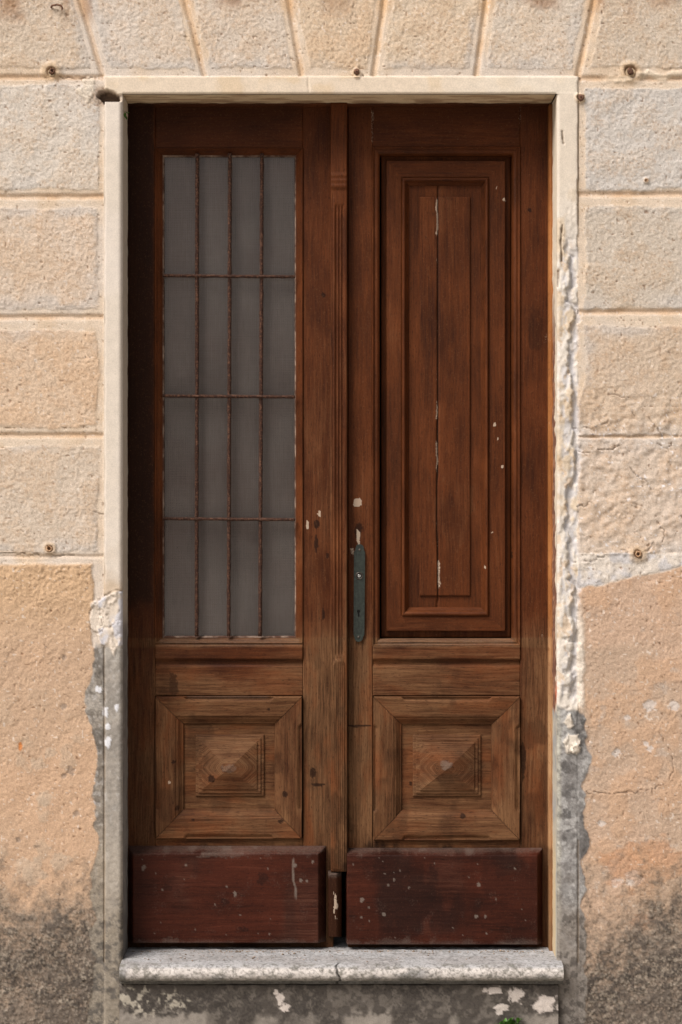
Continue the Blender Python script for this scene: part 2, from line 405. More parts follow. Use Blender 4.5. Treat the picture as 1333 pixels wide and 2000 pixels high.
    # mineral chips on the damaged blocks
    ch = .8*ss(.86, .95, vn(px/4.2, py/4.2, 61))*ss(.45, .6, fbm(px/40, py/40, 2, 62))*ss(740, 800, py)*ss(1140, 1100, py)*ss(1100, 1125, px)
    C = mixc(C, A(246, 240, 230), ch*.9); H += ch*.0012
    ch = ss(.90, .94, vn(px/4.5, py/4.5, 63)); C = mixc(C, A(240, 226, 204), ch*.45)
    pit = ss(.925, .96, vn(px/4.2, py/4.2, 64)); C = mixc(C, A(150, 112, 78), pit*.6); H -= pit*.0025
    # a dark, mouldy rise of damp at the foot of the wall
    da = py+(n_big-.5)*260+(n_mid-.5)*90
    sp = fbm(px/14, py/14, 5, 83, .68); da = da+(sp-.5)*190
    dl = ss(1670, 1880, da)*(px < 640)+ss(1690, 1900, da)*(px >= 640)
    C = mixc(C, A(134, 118, 99), dl*.85)
    sp2 = fbm(px/60, py/60, 4, 84); spf = fbm(px/6.5, py/6.5, 4, 85, .65); deep = ss(1740, 1960, da)
    C = mixc(C, A(74, 66, 57), dl*ss(.36, .66, sp*.35+spf*.45+sp2*.20+.05*deep)*.85)
    peb = ss(.52, .25, worley(px/6.5, py/6.5, 86))*ss(.35, .6, vn(px/6.5, py/6.5, 87)); C = mixc(C, A(160, 145, 122), dl*peb*.55)
    peb2 = ss(.42, .2, worley(px/15, py/15, 88))*ss(.62, .75, vn(px/12, py/12, 89)); C = mixc(C, A(170, 154, 130), dl*peb2*.6)
    C = mixc(C, A(52, 47, 41), ss(.56, .8, vn(px/2.8, py/2.8, 90))*dl*.55)
    C = mixc(C, A(120, 106, 90), dl*ss(.5, .62, fbm(px/90, py/50, 3, 91))*.35)
    H += dl*(.0018*peb+.0030*(spf-.5))
    d2 = ss(1640, 1800, da)*(1-dl); C = mixc(C, A(172, 146, 116), d2*.6)
    C = mixc(C, A(92, 76, 62), d2*ss(.50, .74, sp)*.5)
    H += dl*(.0035*(sp-.5))
    # -------- the stone surround, proud of the wall
    li = np.minimum(np.minimum(px-206, 1130-px), py-150); lin_m = ss(-1, 1.0, li+wob*1.2)*(py < OY0+1)
    lim = lin_m*((px > 204))
    c = np.empty(px.shape+(3,)); c[:] = A(224, 203, 172)
    c = mixc(c, A(216, 186, 142), ss(.45, .7, n_mid)*.5); c = mixc(c, A(228, 214, 188), ss(760, 1050, px)*.6)
    H = H*(1-lim)+lim*(.0055+.0012*(n_mid-.5)); C = C*(1-lim[..., None])+c*lim[..., None]
    ID[(lim > .5)] = 50
    H -= .004*ss(2.5, .5, np.abs(px-604+wob*6))*lim*.6          # fine joint in the lintel
    # left jamb
    jl = ((px >= 204) & (px <= OX0+.1) & (py > 199)).astype(float)
    c = np.empty(px.shape+(3,)); c[:] = A(220, 204, 179)
    c = mixc(c, A(226, 211, 189), ss(.4, .7, n_big)*.6)
    c = mixc(c, A(196, 170, 136), ss(1050, 1160, py+(n_mid-.5)*200)*.8)
    H = H*(1-jl)+jl*(.0062+.001*(n_mid-.5)); C = C*(1-jl[..., None])+c*jl[..., None]
    ID[jl > .5] = 51
    # right jamb: clean on top, flaking below
    er = 1115+(fbm(py/34, py*0, 4, 95, .6)-.5)*26*(.3+1.0*vn(py/70, py*0, 94))+(vn(py/9, px/14, 96)-.5)*4-9*ss(.62, .75, vn(py/48, py*0, 93))
    wR = 1128+wob*5*ss(350, 480, py)
    jr = ((px >= OX1-.1) & (px <= wR) & (py > OY0-1)).astype(float)*ss(0, 1, py-150)
    c = np.empty(px.shape+(3,)); c[:] = A(220, 203, 176)
    fl = ss(330, 470, py+(n_mid-.5)*120)*ss(1420, 1380, py)
    c = mixc(c, A(222, 209, 187), fl*.8); c = mixc(c, A(206, 180, 142), fl*ss(.52, .66, n_mid)*.7)
    H = H*(1-jr)+jr*(.0060*(1-.85*ss(440, 520, py)*ss(1385, 1350, py)*ss(-4, 3, px-er))+.0012*(n_mid-.5)+fl*(.007*(fbm(px/16, py/34, 3, 58)-.5)+.45*lay)); C = C*(1-jr[..., None])+c*jr[..., None]
    ID[jr > .5] = 52
    # scalloped edge where the old coat has broken off along the jamb
    z = ss(440, 520, py)*ss(1385, 1350, py)
    gap = z*ss(0, 2.5, px-er)*ss(15, 9, px-er+wob*8)
    H -= gap*(.005); C = mixc(C, A(212, 202, 188), gap*.7)
    lip = z*ss(6, 0, np.abs(px-er+4)); H += lip*.0022*ss(.35, .7, fbm(py/21, py*0, 3, 97))
    hl = z*ss(.50, .60, fbm(px/9, py/26, 4, 99, .6))*ss(1094, 1100, px)*ss(1134, 1126, px); C = mixc(C, A(200, 194, 186), hl*.6); H -= hl*.0014
    sc = z*ss(.58, .64, fbm(px/14, py/22, 4, 100, .6))*ss(1082, 1092, px)*ss(1124, 1114, px); C = mixc(C, A(206, 172, 130), sc*.55); H -= sc*.0012
    low = ss(1150, 1250, py)*ss(1395, 1370, py+wob*16)
    hol = low*ss(.48, .62, lump)*ss(1096, 1104, px)*ss(1142, 1128, px)
    H -= hol*.006; C = mixc(C, A(190, 180, 166), hol*.5)
    wd = low*ss(1126, 1130, px)*ss(1146, 1136, px+wob*14); C = mixc(C, A(226, 210, 184), wd*.9); H += wd*.003
    # slits where it lifts from the stone
    for pts in (([(1098, 440), (1096, 470), (1097, 510)], ), ([(1091, 530), (1090, 560)], ), ([(1083, 690), (1082, 735), (1083, 770)], ), ([(1083, 905), (1080, 945)], ), ([(1098, 258), (1100, 280)], )):
        d = polydist(px, py, pts[0]); m = ss(2.6, 1.0, d+(n_f-.5)*3); H -= m*.006; C = mixc(C, A(120, 96, 70), m*.7)
    # grey cement patching beside both jambs
    el = 187+(vn(py/80, py*0, 102)-.5)*22-12*ss(1300, 1420, py)+8*ss(1560, 1750, py)+wob*22+(vn(py/33, py*0, 101)-.5)*12
    gl = ss(0, 3, px-el)*ss(1250, 1272, py+wob*24)*((px <= OX0+.1))
    cem = np.empty(px.shape+(3,)); cem[:] = A(146, 134, 116)
    cem = mixc(cem, A(176, 166, 148), ss(.45, .65, n_big)*.7); cem = mixc(cem, A(112, 104, 92), ss(.50, .64, n_mid)*.75)
    cem = mixc(cem, A(104, 94, 80), ss(.46, .64, fbm(px/8, py/12, 4, 104, .65))*.6*ss(1720, 1560, py)); cem = mixc(cem, A(186, 178, 164), ss(.62, .72, fbm(px/7, py/10, 3, 105))*.5)
    cem = mixc(cem, A(178, 160, 132), ss(1560, 1720, py)*.6)
    lowest = ss(1700, 1830, py+(n_mid-.5)*130)
    cem = mixc(cem, A(140, 128, 108), lowest*.8); cem = mixc(cem, A(84, 78, 70), lowest*ss(.44, .62, sp)*.75)
    cem = cem*(1+.34*(vn(px/2.7, py/2.7, 106)-.5)+.30*(fbm(px/5, py/6, 3, 107)-.5))[..., None]
    cl = mixc(cem, A(178, 168, 150), ((px > 206).astype(float))*.45*(1-lowest))
    C = C*(1-gl[..., None])+cl*gl[..., None]; H = H*(1-gl)+gl*(.0025+.0016*(n_mid-.5)+.0022*(fbm(px/6, py/6, 3, 119)-.5)+.0035*(px > 205))
    for bx, by, r in ((208, 1392, 7), (211, 1418, 5), (212, 1450, 8), (229, 1382, 5), (180, 1522, 6), (190, 1345, 4), (184, 1570, 4), (196, 1348, 4)):
        b = blob(px, py, bx, by, r*.8, r*1.3, bx, .6)*gl; C = mixc(C, A(232, 228, 220), b*.85); H += b*.001
    # white filler, left, between jamb and cement
    fp = polymask(px+wob*8+(n_f-.5)*4, py+wob*10, [(206, 1162), (226, 1157), (250, 1152), (250, 1262), (232, 1262), (226, 1284), (214, 1262), (198, 1258), (192, 1240), (179, 1232), (175, 1207), (181, 1180), (196, 1171)], 2)*(px <= OX0+.1)
    c = np.empty(px.shape+(3,)); c[:] = A(222, 204, 178); c = mixc(c, A(204, 200, 196), ss(.48, .62, fbm(px/20, py/28, 3, 109))*.8)
    C = C*(1-fp[..., None])+c*fp[..., None]; H = H*(1-fp)+fp*(.0070+.003*(lump-.5)+lay)
    # right cement
    e2 = 1148+wob*20+(vn(py/40, py*0, 111)-.5)*14-12*ss(1480, 1560, py)+4*ss(1560, 1650, py)
    gr = ss(3, -1, px-e2)*ss(1384, 1394, py+wob*20+ss(1112, 1090, px)*8)*(px >= OX1-.1)
    cr = np.empty(px.shape+(3,)); cr[:] = A(150, 144, 133)
    cr = mixc(cr, A(176, 170, 157), ss(.42, .62, fbm(px/26, py/34, 4, 108, .6))*.8)
    bl = np.maximum.reduce([blob(px, py, x, y, a, b, i+300, .5) for i, (x, y, a, b) in enumerate(((1112, 1498, 15, 14), (1112, 1545, 17, 16), (1108, 1590, 17, 12), (1142, 1420, 22, 40), (1144, 1600, 12, 16), (1112, 1630, 14, 12), (1146, 1660, 10, 30)))])
    cr = mixc(cr, A(92, 87, 80), bl*.35+bl*.6*ss(.38, .6, fbm(px/10, py/10, 4, 112, .65)))
    cr = mixc(cr, A(178, 170, 146), ss(1099, 1090, px+wob*6)*.7)
    cr = mixc(cr, A(108, 101, 92), ss(.44, .64, fbm(px/8, py/8, 4, 114, .65))*.6)
    cr = mixc(cr, A(98, 92, 84), ss(1122, 1140, px+wob*12)*ss(1590, 1640, py)*ss(1720, 1660, py)*.7)
    low2 = ss(1690, 1850, py+(n_mid-.5)*140); cr = mixc(cr, A(132, 120, 104), low2*.8); cr = mixc(cr, A(88, 80, 70), low2*ss(.5, .62, sp)*.8)
    cr = cr*(1+.34*(vn(px/2.7, py/2.7, 116)-.5)+.26*(fbm(px/5, py/6, 3, 117)-.5))[..., None]
    C = C*(1-gr[..., None])+cr*gr[..., None]; H = H*(1-gr)+gr*(.0035+.002*(n_mid-.5)+.0024*(fbm(px/6, py/6, 3, 118)-.5)+.0022*(px < 1128))
    for i, (x, y, a, b_) in enumerate(((1111, 1408, 9, 13), (1117, 1452, 14, 17), (1124, 1462, 8, 11))):
        b = blob(px, py, x, y, a, b_, 320+i, .5); C = mixc(C, A(222, 206, 180), b*.95); H += b*(.006+.003*(lump-.5)+lay)
    ID[(px >= OX1-.1) & (px <= 1128) & (py > 1384)] = 52
    # seam lines of the stone against the plaster
    for xx, y0, y1 in ((204.5, 205, 1880), (1129.5, 160, 440), (1129.5, 1640, 1880)):
        m = ss(2.2, .6, np.abs(px-xx+wob*2))*ss(y0-2, y0+2, py)*ss(y1+2, y1-2, py)*(1-((px < 300) & (py > 1152) & (py < 1264)))
        H -= m*.0035; C = mixc(C, A(150, 124, 92), m*.4)
    # the broken corner over the left jamb
    ho = blob(px, py, 212, 190, 19, 13, 340, .35); ho = np.where((px > 204) & (py > 199.5) & (px < 236), 0, ho)
    H -= ho*.030; C = mixc(C, A(92, 66, 46), ho*.9)
    rim = blob(px, py, 208, 186, 30, 20, 341, .4)*(1-ho)*(px < 206); C = mixc(C, A(160, 128, 96), rim*.45)
    b = blob(px, py, 172, 176, 16, 22, 342, .5)*(1-ho); H += b*.003; C = mixc(C, A(224, 206, 176), b*.6)
    # stains running down from above the frame
    for i, (x, w, l, a) in enumerate(((20, 34, 46, .75), (130, 18, 60, .5), (170, 14, 40, .5), (455, 46, 26, .6), (660, 40, 34, .4), (1055, 52, 24, .6), (1175, 34, 34, .6), (1290, 50, 26, .5), (1230, 22, 60, .3))):
        m = ss(1.0, .2, np.abs(px-x)/w+(n_mid-.5)*1.2)*ss(l*1.3, l*.1, py+(n_mid-.5)*60)
        C = mixc(C, A(150, 106, 66), m*a*ss(-300, 0, py+1)); 
    # craters round the iron fixings
    for x, y, r in ((102, 141, 16), (1232, 141, 17), (97, 1072, 12), (1246, 1083, 15), (1135, 192, 8), (697, 141, 8), (1262, 353, 6)):
        d = np.hypot(px-x, py-y)+wob*12
        H += .005*ss(r*1.5, r*.9, d)-.012*ss(r*.75, r*.4, d); C = mixc(C, A(206, 172, 128), ss(r*1.5, r*.8, d)*.6); C = mixc(C, A(150, 108, 72), ss(r*.8, r*.5, d)*.7)
    # ridge of mortar at the top right joint
    b = ss(9, 3, np.abs(py-150-(fbm(px/30, py*0, 3, 350)-.5)*30))*ss(1170, 1200, px); H += b*.004; C = mixc(C, A(222, 204, 172), b*.5)
    # cracks
    for i, pts in enumerate(([(1190, 770), (1230, 776)], [(1232, 800), (1240, 812), (1268, 816)], [(1268, 816), (1282, 836), (1296, 852)], [(1122, 838), (1160, 834), (1182, 828), (1188, 818)], [(1188, 830), (1202, 842)],
            [(1128, 882), (1150, 886)], [(1168, 880), (1195, 878), (1222, 866)], [(1232, 912), (1242, 930), (1262, 938), (1270, 955)], [(1284, 864), (1306, 878), (1316, 866)],
            [(1126, 990), (1158, 982)], [(1212, 980), (1255, 988)], [(1284, 1018), (1300, 1046), (1296, 1060)], [(1118, 1098), (1160, 1094), (1190, 1080), (1222, 1074), (1248, 1086), (1270, 1072), (1276, 1060)],
            [(1276, 1060), (1284, 1090)], [(1252, 1116), (1252, 1132)], [(1146, 1547), (1190, 1550), (1240, 1546), (1272, 1540), (1300, 1528), (1314, 1510), (1316, 1480), (1308, 1460)], [(1272, 1540), (1278, 1562)],
            [(1288, 1430), (1300, 1450)], [(1310, 1524), (1333, 1536)], [(110, 148), (160, 156), (203, 148)], [(0, 1080), (60, 1082), (130, 1084), (203, 1082)], [(165, 150), (160, 170), (178, 192), (196, 196)], [(181, 1000), (204, 1004)],
            [(176, 1200), (180, 1180), (196, 1172), (206, 1160), (240, 1153)], [(176, 1200), (178, 1230), (190, 1238), (206, 1232), (226, 1216), (236, 1190)], [(195, 1240), (190, 1255)], [(690, 2), (688, 40)])):
        x0 = min(p[0] for p in pts)-12; x1 = max(p[0] for p in pts)+12; y0 = min(p[1] for p in pts)-12; y1 = max(p[1] for p in pts)+12
        s_ = (px > x0) & (px < x1) & (py > y0) & (py < y1)
        if not s_.any(): continue
        q, w = px[s_], py[s_]
        d = polydist(q+(fbm(q/9, w/9, 2, 400+i)-.5)*8, w+(fbm(q/9, w/9, 2, 430+i)-.5)*8, pts)
        m = ss(1.5, .3, d)*ss(.3, .65, vn(q/14, w/14, 460+i)+.1)
        h = H[s_]; h -= m*.003; h += ss(9, 2, d)*.0008*(1-m); H[s_] = h
        C[s_] = mixc(C[s_], A(128, 102, 76), m*.5)
    # flakes of newer plaster and knocks on the lower left
    for i, (x, y, r) in enumerate(((126, 1284, 5), (125, 1380, 6), (140, 1505, 9), (126, 1516, 5), (40, 1456, 4), (150, 1590, 6), (36, 1640, 5), (76, 1490, 12), (100, 1470, 10), (90, 1560, 14), (60, 1700, 26), (120, 1680, 18))):
        b = blob(px, py, x, y, r, r, 500+i, .6); C = mixc(C, A(150, 132, 112) if r < 10 else A(196, 172, 142), b*.6); H -= b*.002*(r < 10)
    b = blob(px, py, 40, 1458, 4, 9, 520, .5); C = mixc(C, A(206, 122, 48), b*.8)
    # rounded arris of the opening: bends back into the reveal
    dL, dR, dT = OX0-px, px-OX1, OY0-py
    for d, r in ((dL, .0125), (dR, .0085), (dT, .005)):
        dm = np.clip(d*S, 0, r)
        sel = (px > OX0-60) & (px < OX1+60) & (d >= -.01) & (d*S < r)
        if True:
            ok = sel & ((py > (199.6 if d is dL else OY0)) if d is not dT else ((px > OX0) & (px < OX1)))
            H = np.where(ok, np.minimum(H, H-(r-np.sqrt(np.maximum(r*r-(r-dm)**2, 0)))), H)
    return H, np.clip(C, .01, .9), ID
H, C, ID = wall_field(PX, PY)
WX = XW(PX); WZ = ZW(PY); WY = -H
FCX = .25*(PX[:-1, :-1]+PX[1:, :-1]+PX[1:, 1:]+PX[:-1, 1:]); FCY = .25*(PY[:-1, :-1]+PY[1:, :-1]+PY[1:, 1:]+PY[:-1, 1:])
hole = (FCX > OX0) & (FCX < OX1) & (FCY > OY0) & (FCY < OY1)
FID = ID[:-1, :-1].copy(); FID[hole] = -1
_F = gridfaces(*PX.shape).reshape(PX.shape[0]-1, PX.shape[1]-1, 4)
_V = np.stack([WX, WY, WZ], -1).reshape(-1, 3); _C = np.concatenate([C.reshape(-1, 3), np.ones((C.size//3, 1))], 1)
def wall_part(idn):
    f = _F[np.isin(FID, idn)]; u, inv = np.unique(f, return_inverse=True)
    return _V[u], inv.reshape(-1, 4), _C[u]
def reveal(kind, depth0, depth1, cf):
    """inner face of the opening, from the arris to behind the door"""
    ts = np.concatenate([np.linspace(depth0, .075, 22), np.linspace(.085, depth1, 8)])
    if kind in 'LR':
        e = OX0 if kind == 'L' else OX1
        ls = np.arange(OY0, OY1+1, 3.0); L, T = np.meshgrid(ls, ts)
        n = (fbm(L/20, T*700/20, 4, 601 if kind == 'L' else 602)-.5)
        off = n*2.0 if kind == 'L' else n*(1.5+2.5*ss(420, 520, L)*ss(1420, 1380, L)); off = off*ss(depth0, depth0+.006, T)
        X = XW(e+(off if kind == 'R' else -off)); Z = ZW(L); Y = T
    else:
        ls = np.arange(OX0, OX1+1, 3.0); L, T = np.meshgrid(ls, ts)
        n = (fbm(L/24, T*700/14, 4, 603)-.5)*3*ss(depth0, depth0+.006, T); X = XW(L); Z = ZW(OY0-n-1.2*ss(depth0, depth0+.01, T)); Y = T
    c = cf(L, T); c = np.concatenate([c, np.ones(L.shape+(1,))], -1)
    if kind in 'L': X, Y, Z, c = X[::-1], Y[::-1], Z[::-1], c[::-1]
    return X, Y, Z, c, 0
def addpiece(a, piece):
    V, F, Cc = a; v, f, _, c = merge([piece])
    return np.concatenate([V, v]), np.concatenate([F, f+len(V)]), np.concatenate([Cc, c])

wall = empty('house_wall', 'cream and ochre rusticated plaster house wall with wedge blocks fanned above the doorway', 'wall')
V, F, c = wall_part([0]); link('joint_band', mesh_np('joint_band', V, F, None, c), plaster, wall)
for i in range(10, 14):
    V, F, c = wall_part([i]); link('rough_block', mesh_np('rough_block', V, F, None, c), plaster, wall)
for i in range(20, 24):
    V, F, c = wall_part([i]); link('rough_block', mesh_np('rough_block', V, F, None, c), plaster, wall, label='cracked lumpy plaster block' if i > 21 else None)
for i in range(30, 37):
    V, F, c = wall_part([i]); link('wedge_block', mesh_np('wedge_block', V, F, None, c), plaster, wall)
for i, lb in ((40, 'ochre lower render, dark with damp at its foot'), (41, 'tan lower render with pale chips and a long crack')):
    V, F, c = wall_part([i]); link('lower_render', mesh_np('lower_render', V, F, None, c), plaster, wall, label=lb)
# the dim hall behind the door
bm = bmesh.new(); bmesh.ops.create_cube(bm, size=1)
for v in bm.verts: v.co = Vector((v.co.x*2.6, .24+(v.co.y+.5)*2.2, .02+(v.co.z+.5)*2.9))
bmesh.ops.delete(bm, geom=[f for f in bm.faces if f.normal.y < -.5], context='FACES')
from_bm('hallway', bm, interior_m, wall)

sur = empty('door_surround', 'pale limewashed stone door surround, flaking and patched with grey cement low down', 'door surround')
def cfL(L, T):
    c = np.empty(L.shape+(3,)); c[:] = A(214, 196, 168); n = fbm(L/30, T*700/20, 3, 611)
    c = mixc(c, A(150, 142, 128), ss(1180, 1260, L)); c = mixc(c, A(120, 112, 100), ss(.5, .65, n)*ss(1180, 1260, L)*.6)
    return mixc(c, A(104, 98, 88), ss(1700, 1850, L+(n-.5)*200)*.6)
def cfR(L, T):
    n = fbm(L/34, T*700/16, 4, 612); q = fbm(L/9, T*700/9, 3, 613)
    c = np.empty(L.shape+(3,)); c[:] = A(226, 206, 174)
    br = ss(500, 700, L)*ss(1410, 1385, L); e = .040-.022*ss(900, 1300, L)+(fbm(L/24, L*0, 3, 614)-.5)*.05
    c = mixc(c, A(112, 66, 44), br*ss(-.003, .003, T-e)*.95); c = mixc(c, A(176, 128, 92), br*ss(-.003, .003, T-e)*ss(.52, .62, q)*.7)
    c = mixc(c, A(206, 92, 40), blob(L, T*1000, 1350, 14, 26, 9, 615, .5)*.9)
    cm = ss(1390, 1405, L+(n-.5)*30); c = mixc(c, A(188, 178, 154), cm*.9); c = mixc(c, A(150, 150, 146), cm*ss(.5, .62, n)*.6)
    c = mixc(c, A(222, 192, 142), ss(1600, 1680, L+(q-.5)*80)*ss(.022, .034, T)*.8)
    return c
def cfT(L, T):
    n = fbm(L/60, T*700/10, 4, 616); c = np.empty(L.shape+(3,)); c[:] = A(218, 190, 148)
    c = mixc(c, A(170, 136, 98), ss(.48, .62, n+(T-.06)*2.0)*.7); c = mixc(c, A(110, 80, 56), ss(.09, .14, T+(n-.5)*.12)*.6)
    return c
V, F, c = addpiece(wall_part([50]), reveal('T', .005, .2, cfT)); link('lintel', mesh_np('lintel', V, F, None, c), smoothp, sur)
V, F, c = addpiece(wall_part([51]), reveal('L', .0125-.0062, .2, cfL)); link('jamb', mesh_np('jamb', V, F, None, c), smoothp, sur, label='straight pale jamb, cement grey below')
V, F, c = addpiece(wall_part([52]), reveal('R', .0085-.006, .2, cfR)); link('jamb', mesh_np('jamb', V, F, None, c), smoothp, sur, label='flaking jamb with broken white plaster edge')

# ------------------------------------------------------------------ JOINERY
def wear_shade(px, py, kind):
    """R weathering, G paint chips, B dark tone: old varnish, knots, grime, painted shade; A dust, painted light -- on the door, in photo pixels"""
    n = fbm(px/40, py/90, 4, 700); nf = fbm(px/7, py/16, 3, 701); nb = fbm(px/120, py/160, 3, 702)
    left = px < 647
    R = .12+.50*ss(1180, 1330, py+(nb-.5)*160)
    R = R+.22*((px > 592) & (px < 647))*ss(350, 900, py)+.20*((px >= 645) & (px <= 680))*ss(300, 800, py)
    R = R+.16*((px > 675) & (px < 735))*ss(700, 1250, py)
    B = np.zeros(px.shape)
    Bl = ss(1215, 1150, py+(nf-.5)*30)*ss(312, 290, px+(nf-.5)*16)*.55+ss(304, 299, px)*.34  # old varnish on the upper hinge stile; whole stile a step darker
    Bl = np.maximum(Bl, .55*ss(330, 230, py+(nb-.5)*60)*ss(660, 560, px))  # top of left leaf: old varnish plus lintel shade put into the colour
    Bl = np.maximum(Bl, .45*ss(310, 210, py)*ss(660, 720, px)); B = np.maximum(B, Bl)  # top of right leaf: lintel shade put into the colour
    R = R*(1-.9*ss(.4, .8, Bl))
    G = np.zeros(px.shape); A_ = np.zeros(px.shape)
    R = R+.10*(n-.5)
    R = R+.45*ss(1244, 1249, py)*ss(1268, 1260, py)*(kind == 'frame'); A_ = A_+.30*ss(1244, 1249, py)*ss(1268, 1258, py)*((px > 312) & (px < 586)|(px > 738) & (px < 1004))*(kind == 'frame')  # lit top of the ledge painted in as a paler, greyer band
    low_dark = .42*ss(.56, .72, fbm(px/55, py/75, 4, 707))*ss(1150, 1350, py)+.5*ss(1640, 1662, py+(nf-.5)*30)*(kind == 'frame')  # grimy patches low down; darker band on the rail below the panels
    if kind in ('frame', 'panel'): B = np.maximum(B, low_dark)
    if kind in ('frame', 'panel'):
        for i, (x, y, a, b, w) in enumerate(((1022, 1480, 5, 34, .9), (1018, 1590, 3, 60, .6), (303, 1500, 3, 130, .5), (592, 1500, 3, 130, .5), (340, 1335, 8, 26, .6), (470, 1290, 110, 5, .5), (870, 1290, 120, 5, .45), (900, 1388, 90, 12, .35), (545, 1492, 18, 22, .4), (994, 452, 5, 26, 1.0), (995, 1085, 6, 9, 1.1), (994, 1130, 4, 40, .5), (1046, 650, 16, 44, .5), (760, 440, 4, 40, .35), (1060, 1560, 8, 90, .4), (700, 1500, 10, 90, .3), (1058, 1000, 5, 260, .25))):
            B = np.maximum(B, blob(px, py, x, y, a, b, 1200+i, .6)*w)
    if kind == 'frame':
        for i, (x, y, a, b) in enumerate(((619, 1023, 5, 8), (640, 1085, 3, 5), (632, 576, 4, 5), (612, 1510, 6, 9), (622, 1532, 12, 3), (700, 1418, 26, 2), (1035, 410, 4, 4), (618, 1060, 3, 18), (632, 1200, 3, 12))):
            B = np.maximum(B, blob(px, py, x, y, a, b, 710+i, .3)*1.1)
        for i, (x, y, a, b, w) in enumerate(((601, 1025, 3, 9, .8), (624, 1003, 3, 7, .8), (699, 981, 8.5, 9, 1.1), (700, 1046, 5, 11, .8), (701, 1061, 3, 6, .7), (689, 1078, 5, 10, .55), (727, 245, 2.5, 36, .42), (1016, 228, 2.5, 30, .40), (729, 225, 2.5, 16, .5), (1060, 1240, 3, 12, .4))):
            G = np.maximum(G, blob(px, py, x, y, a, b, 730+i, .55)*w)
        B = np.maximum(B, blob(px, py, 700, 1035, 8, 16, 760, .4)*.8)
        G = np.maximum(G, .38*ss(.66, .8, nf)*ss(1000, 1070, px)*ss(900, 300, np.abs(py-1000)))
        G = np.maximum(G, .34*ss(.62, .75, fbm(px/14, py/8, 3, 765))*ss(40, 20, np.abs(py-265))*ss(740, 780, px)*ss(960, 930, px))
    if kind == 'shutter':
        fl = (ss(3.6, .8, np.abs(px-854+(vn(py/12, py*0, 770)-.5)*2))*(.36*ss(.35, .6, vn(py/40, py*0, 771))+.35*blob(px, py, 855, 430, 8, 60, 772)+.3*blob(px, py, 850, 850, 10, 60, 773)))*ss(380, 392, py)
        G = np.maximum(G, fl); G = np.maximum(G, blob(px, py, 858, 1124, 3.5, 34, 774, .7)*.55)
        for i, (x, y, r) in enumerate(((985, 389, 4), (967, 829, 4.5), (973, 857, 3), (982, 911, 4.5), (962, 1040, 3), (948, 1107, 3), (971, 367, 2.5), (990, 1215, 2.5))):
            G = np.maximum(G, blob(px, py, x, y, r*.7, r*.9, 780+i, .4)*.95)
        R = R+.16*blob(px, py, 880, 1000, 40, 60, 790, .6)+.10*blob(px, py, 880, 450, 40, 80, 791, .6)
        B = np.maximum(B, ss(1.6, .8, np.abs(px-855+(vn(py/60, py*0, 792)-.5)*2))*ss(364, 368, py)*ss(1168, 1160, py)*1.1)
    if kind == 'panel':
        for i, (x, y, a, b) in enumerate(((414, 1520, 7, 8), (557, 1550, 6, 6), (340, 1487, 4, 5), (347, 1578, 4, 5), (904, 1594, 6, 5), (526, 1385, 3, 3), (549, 1603, 6, 4), (378, 1600, 3, 3), (1058, 1480, 3, 20), (803, 1530, 3, 4))):
            B = np.maximum(B, blob(px, py, x, y, a, b, 800+i, .3)*.95)
        A_ = np.maximum(A_, .45*blob(px, py, 449, 1499, 14, 9, 820)+.6*blob(px, py, 872, 1492, 13, 9, 821))
        A_ = np.maximum(A_, .4*ss(1368, 1362, py)*ss(360, 370, px)*ss(530, 520, px))
        G = np.maximum(G, blob(px, py, 331, 1527, 3, 4, 822, .3)*.8)
        R = np.maximum(R, .42+.3*nb)
    if kind == 'foot':
        R = R*0+.05; B = B*0+.75; G = G*0+.8*blob(px, py, 655, 1766, 4, 22, 1100, .8); A_ = .5*ss(1722, 1706, py)
    if kind == 'kick':
        R = .08+.30*ss(.5, .7, nb); B = .15*ss(.42, .66, n)+.34*ss(.5, .68, nb)+.22*((px > 660)*ss(.40, .55, n))
        A_ = .42*ss(1676, 1660, py+(n-.5)*16)+.42*ss(1826, 1848, py+(n-.5)*22)+.16*ss(.62, .72, fbm(px/18, py/18, 3, 830))
        for i, (x, y, a, b) in enumerate(((515, 1715, 12, 16), (440, 1762, 9, 9), (846, 1784, 8, 8), (905, 1765, 5, 5), (980, 1706, 14, 12), (690, 1790, 8, 5), (480, 1815, 10, 6), (330, 1735, 10, 10))):
            B = np.maximum(B, blob(px, py, x, y, a, b*.8, 840+i, .6)*.55)
        rng = np.random.RandomState(4)
        for i in range(46):
            x = rng.choice([rng.uniform(262, 625), rng.uniform(690, 1045)]); y = rng.uniform(1675, 1835); r = rng.uniform(.8, 2.2)
            A_ = np.maximum(A_, blob(px, py, x, y, r, r*1.3, 860+i, .4)*.9)
        for x, y, r in ((611, 1683, 4), (588, 1720, 3.5), (600, 1720, 3), (577, 1690, 5), (460, 1747, 5), (459, 1745, 4), (936, 1728, 5), (930, 1790, 5), (948, 1790, 4), (770, 1718, 4), (281, 1695, 6), (708, 1758, 6), (750, 1786, 5)):
            A_ = np.maximum(A_, blob(px, py, x, y, r*.7, r*.9, 900+int(x), .5))
        A_ = np.maximum(A_, ss(3, 1.2, np.abs(px-572-.06*(py-1680)+(vn(py/22, py*0, 950)-.5)*6))*ss(1672, 1680, py)*ss(1762, 1750, py)*.9)
        A_ = np.maximum(A_, blob(px, py, 440, 1670, 50, 5, 951, .9)*.45)
    return np.stack([R, G, np.clip(B, 0, 1.1), np.clip(A_, 0, 1)], -1)

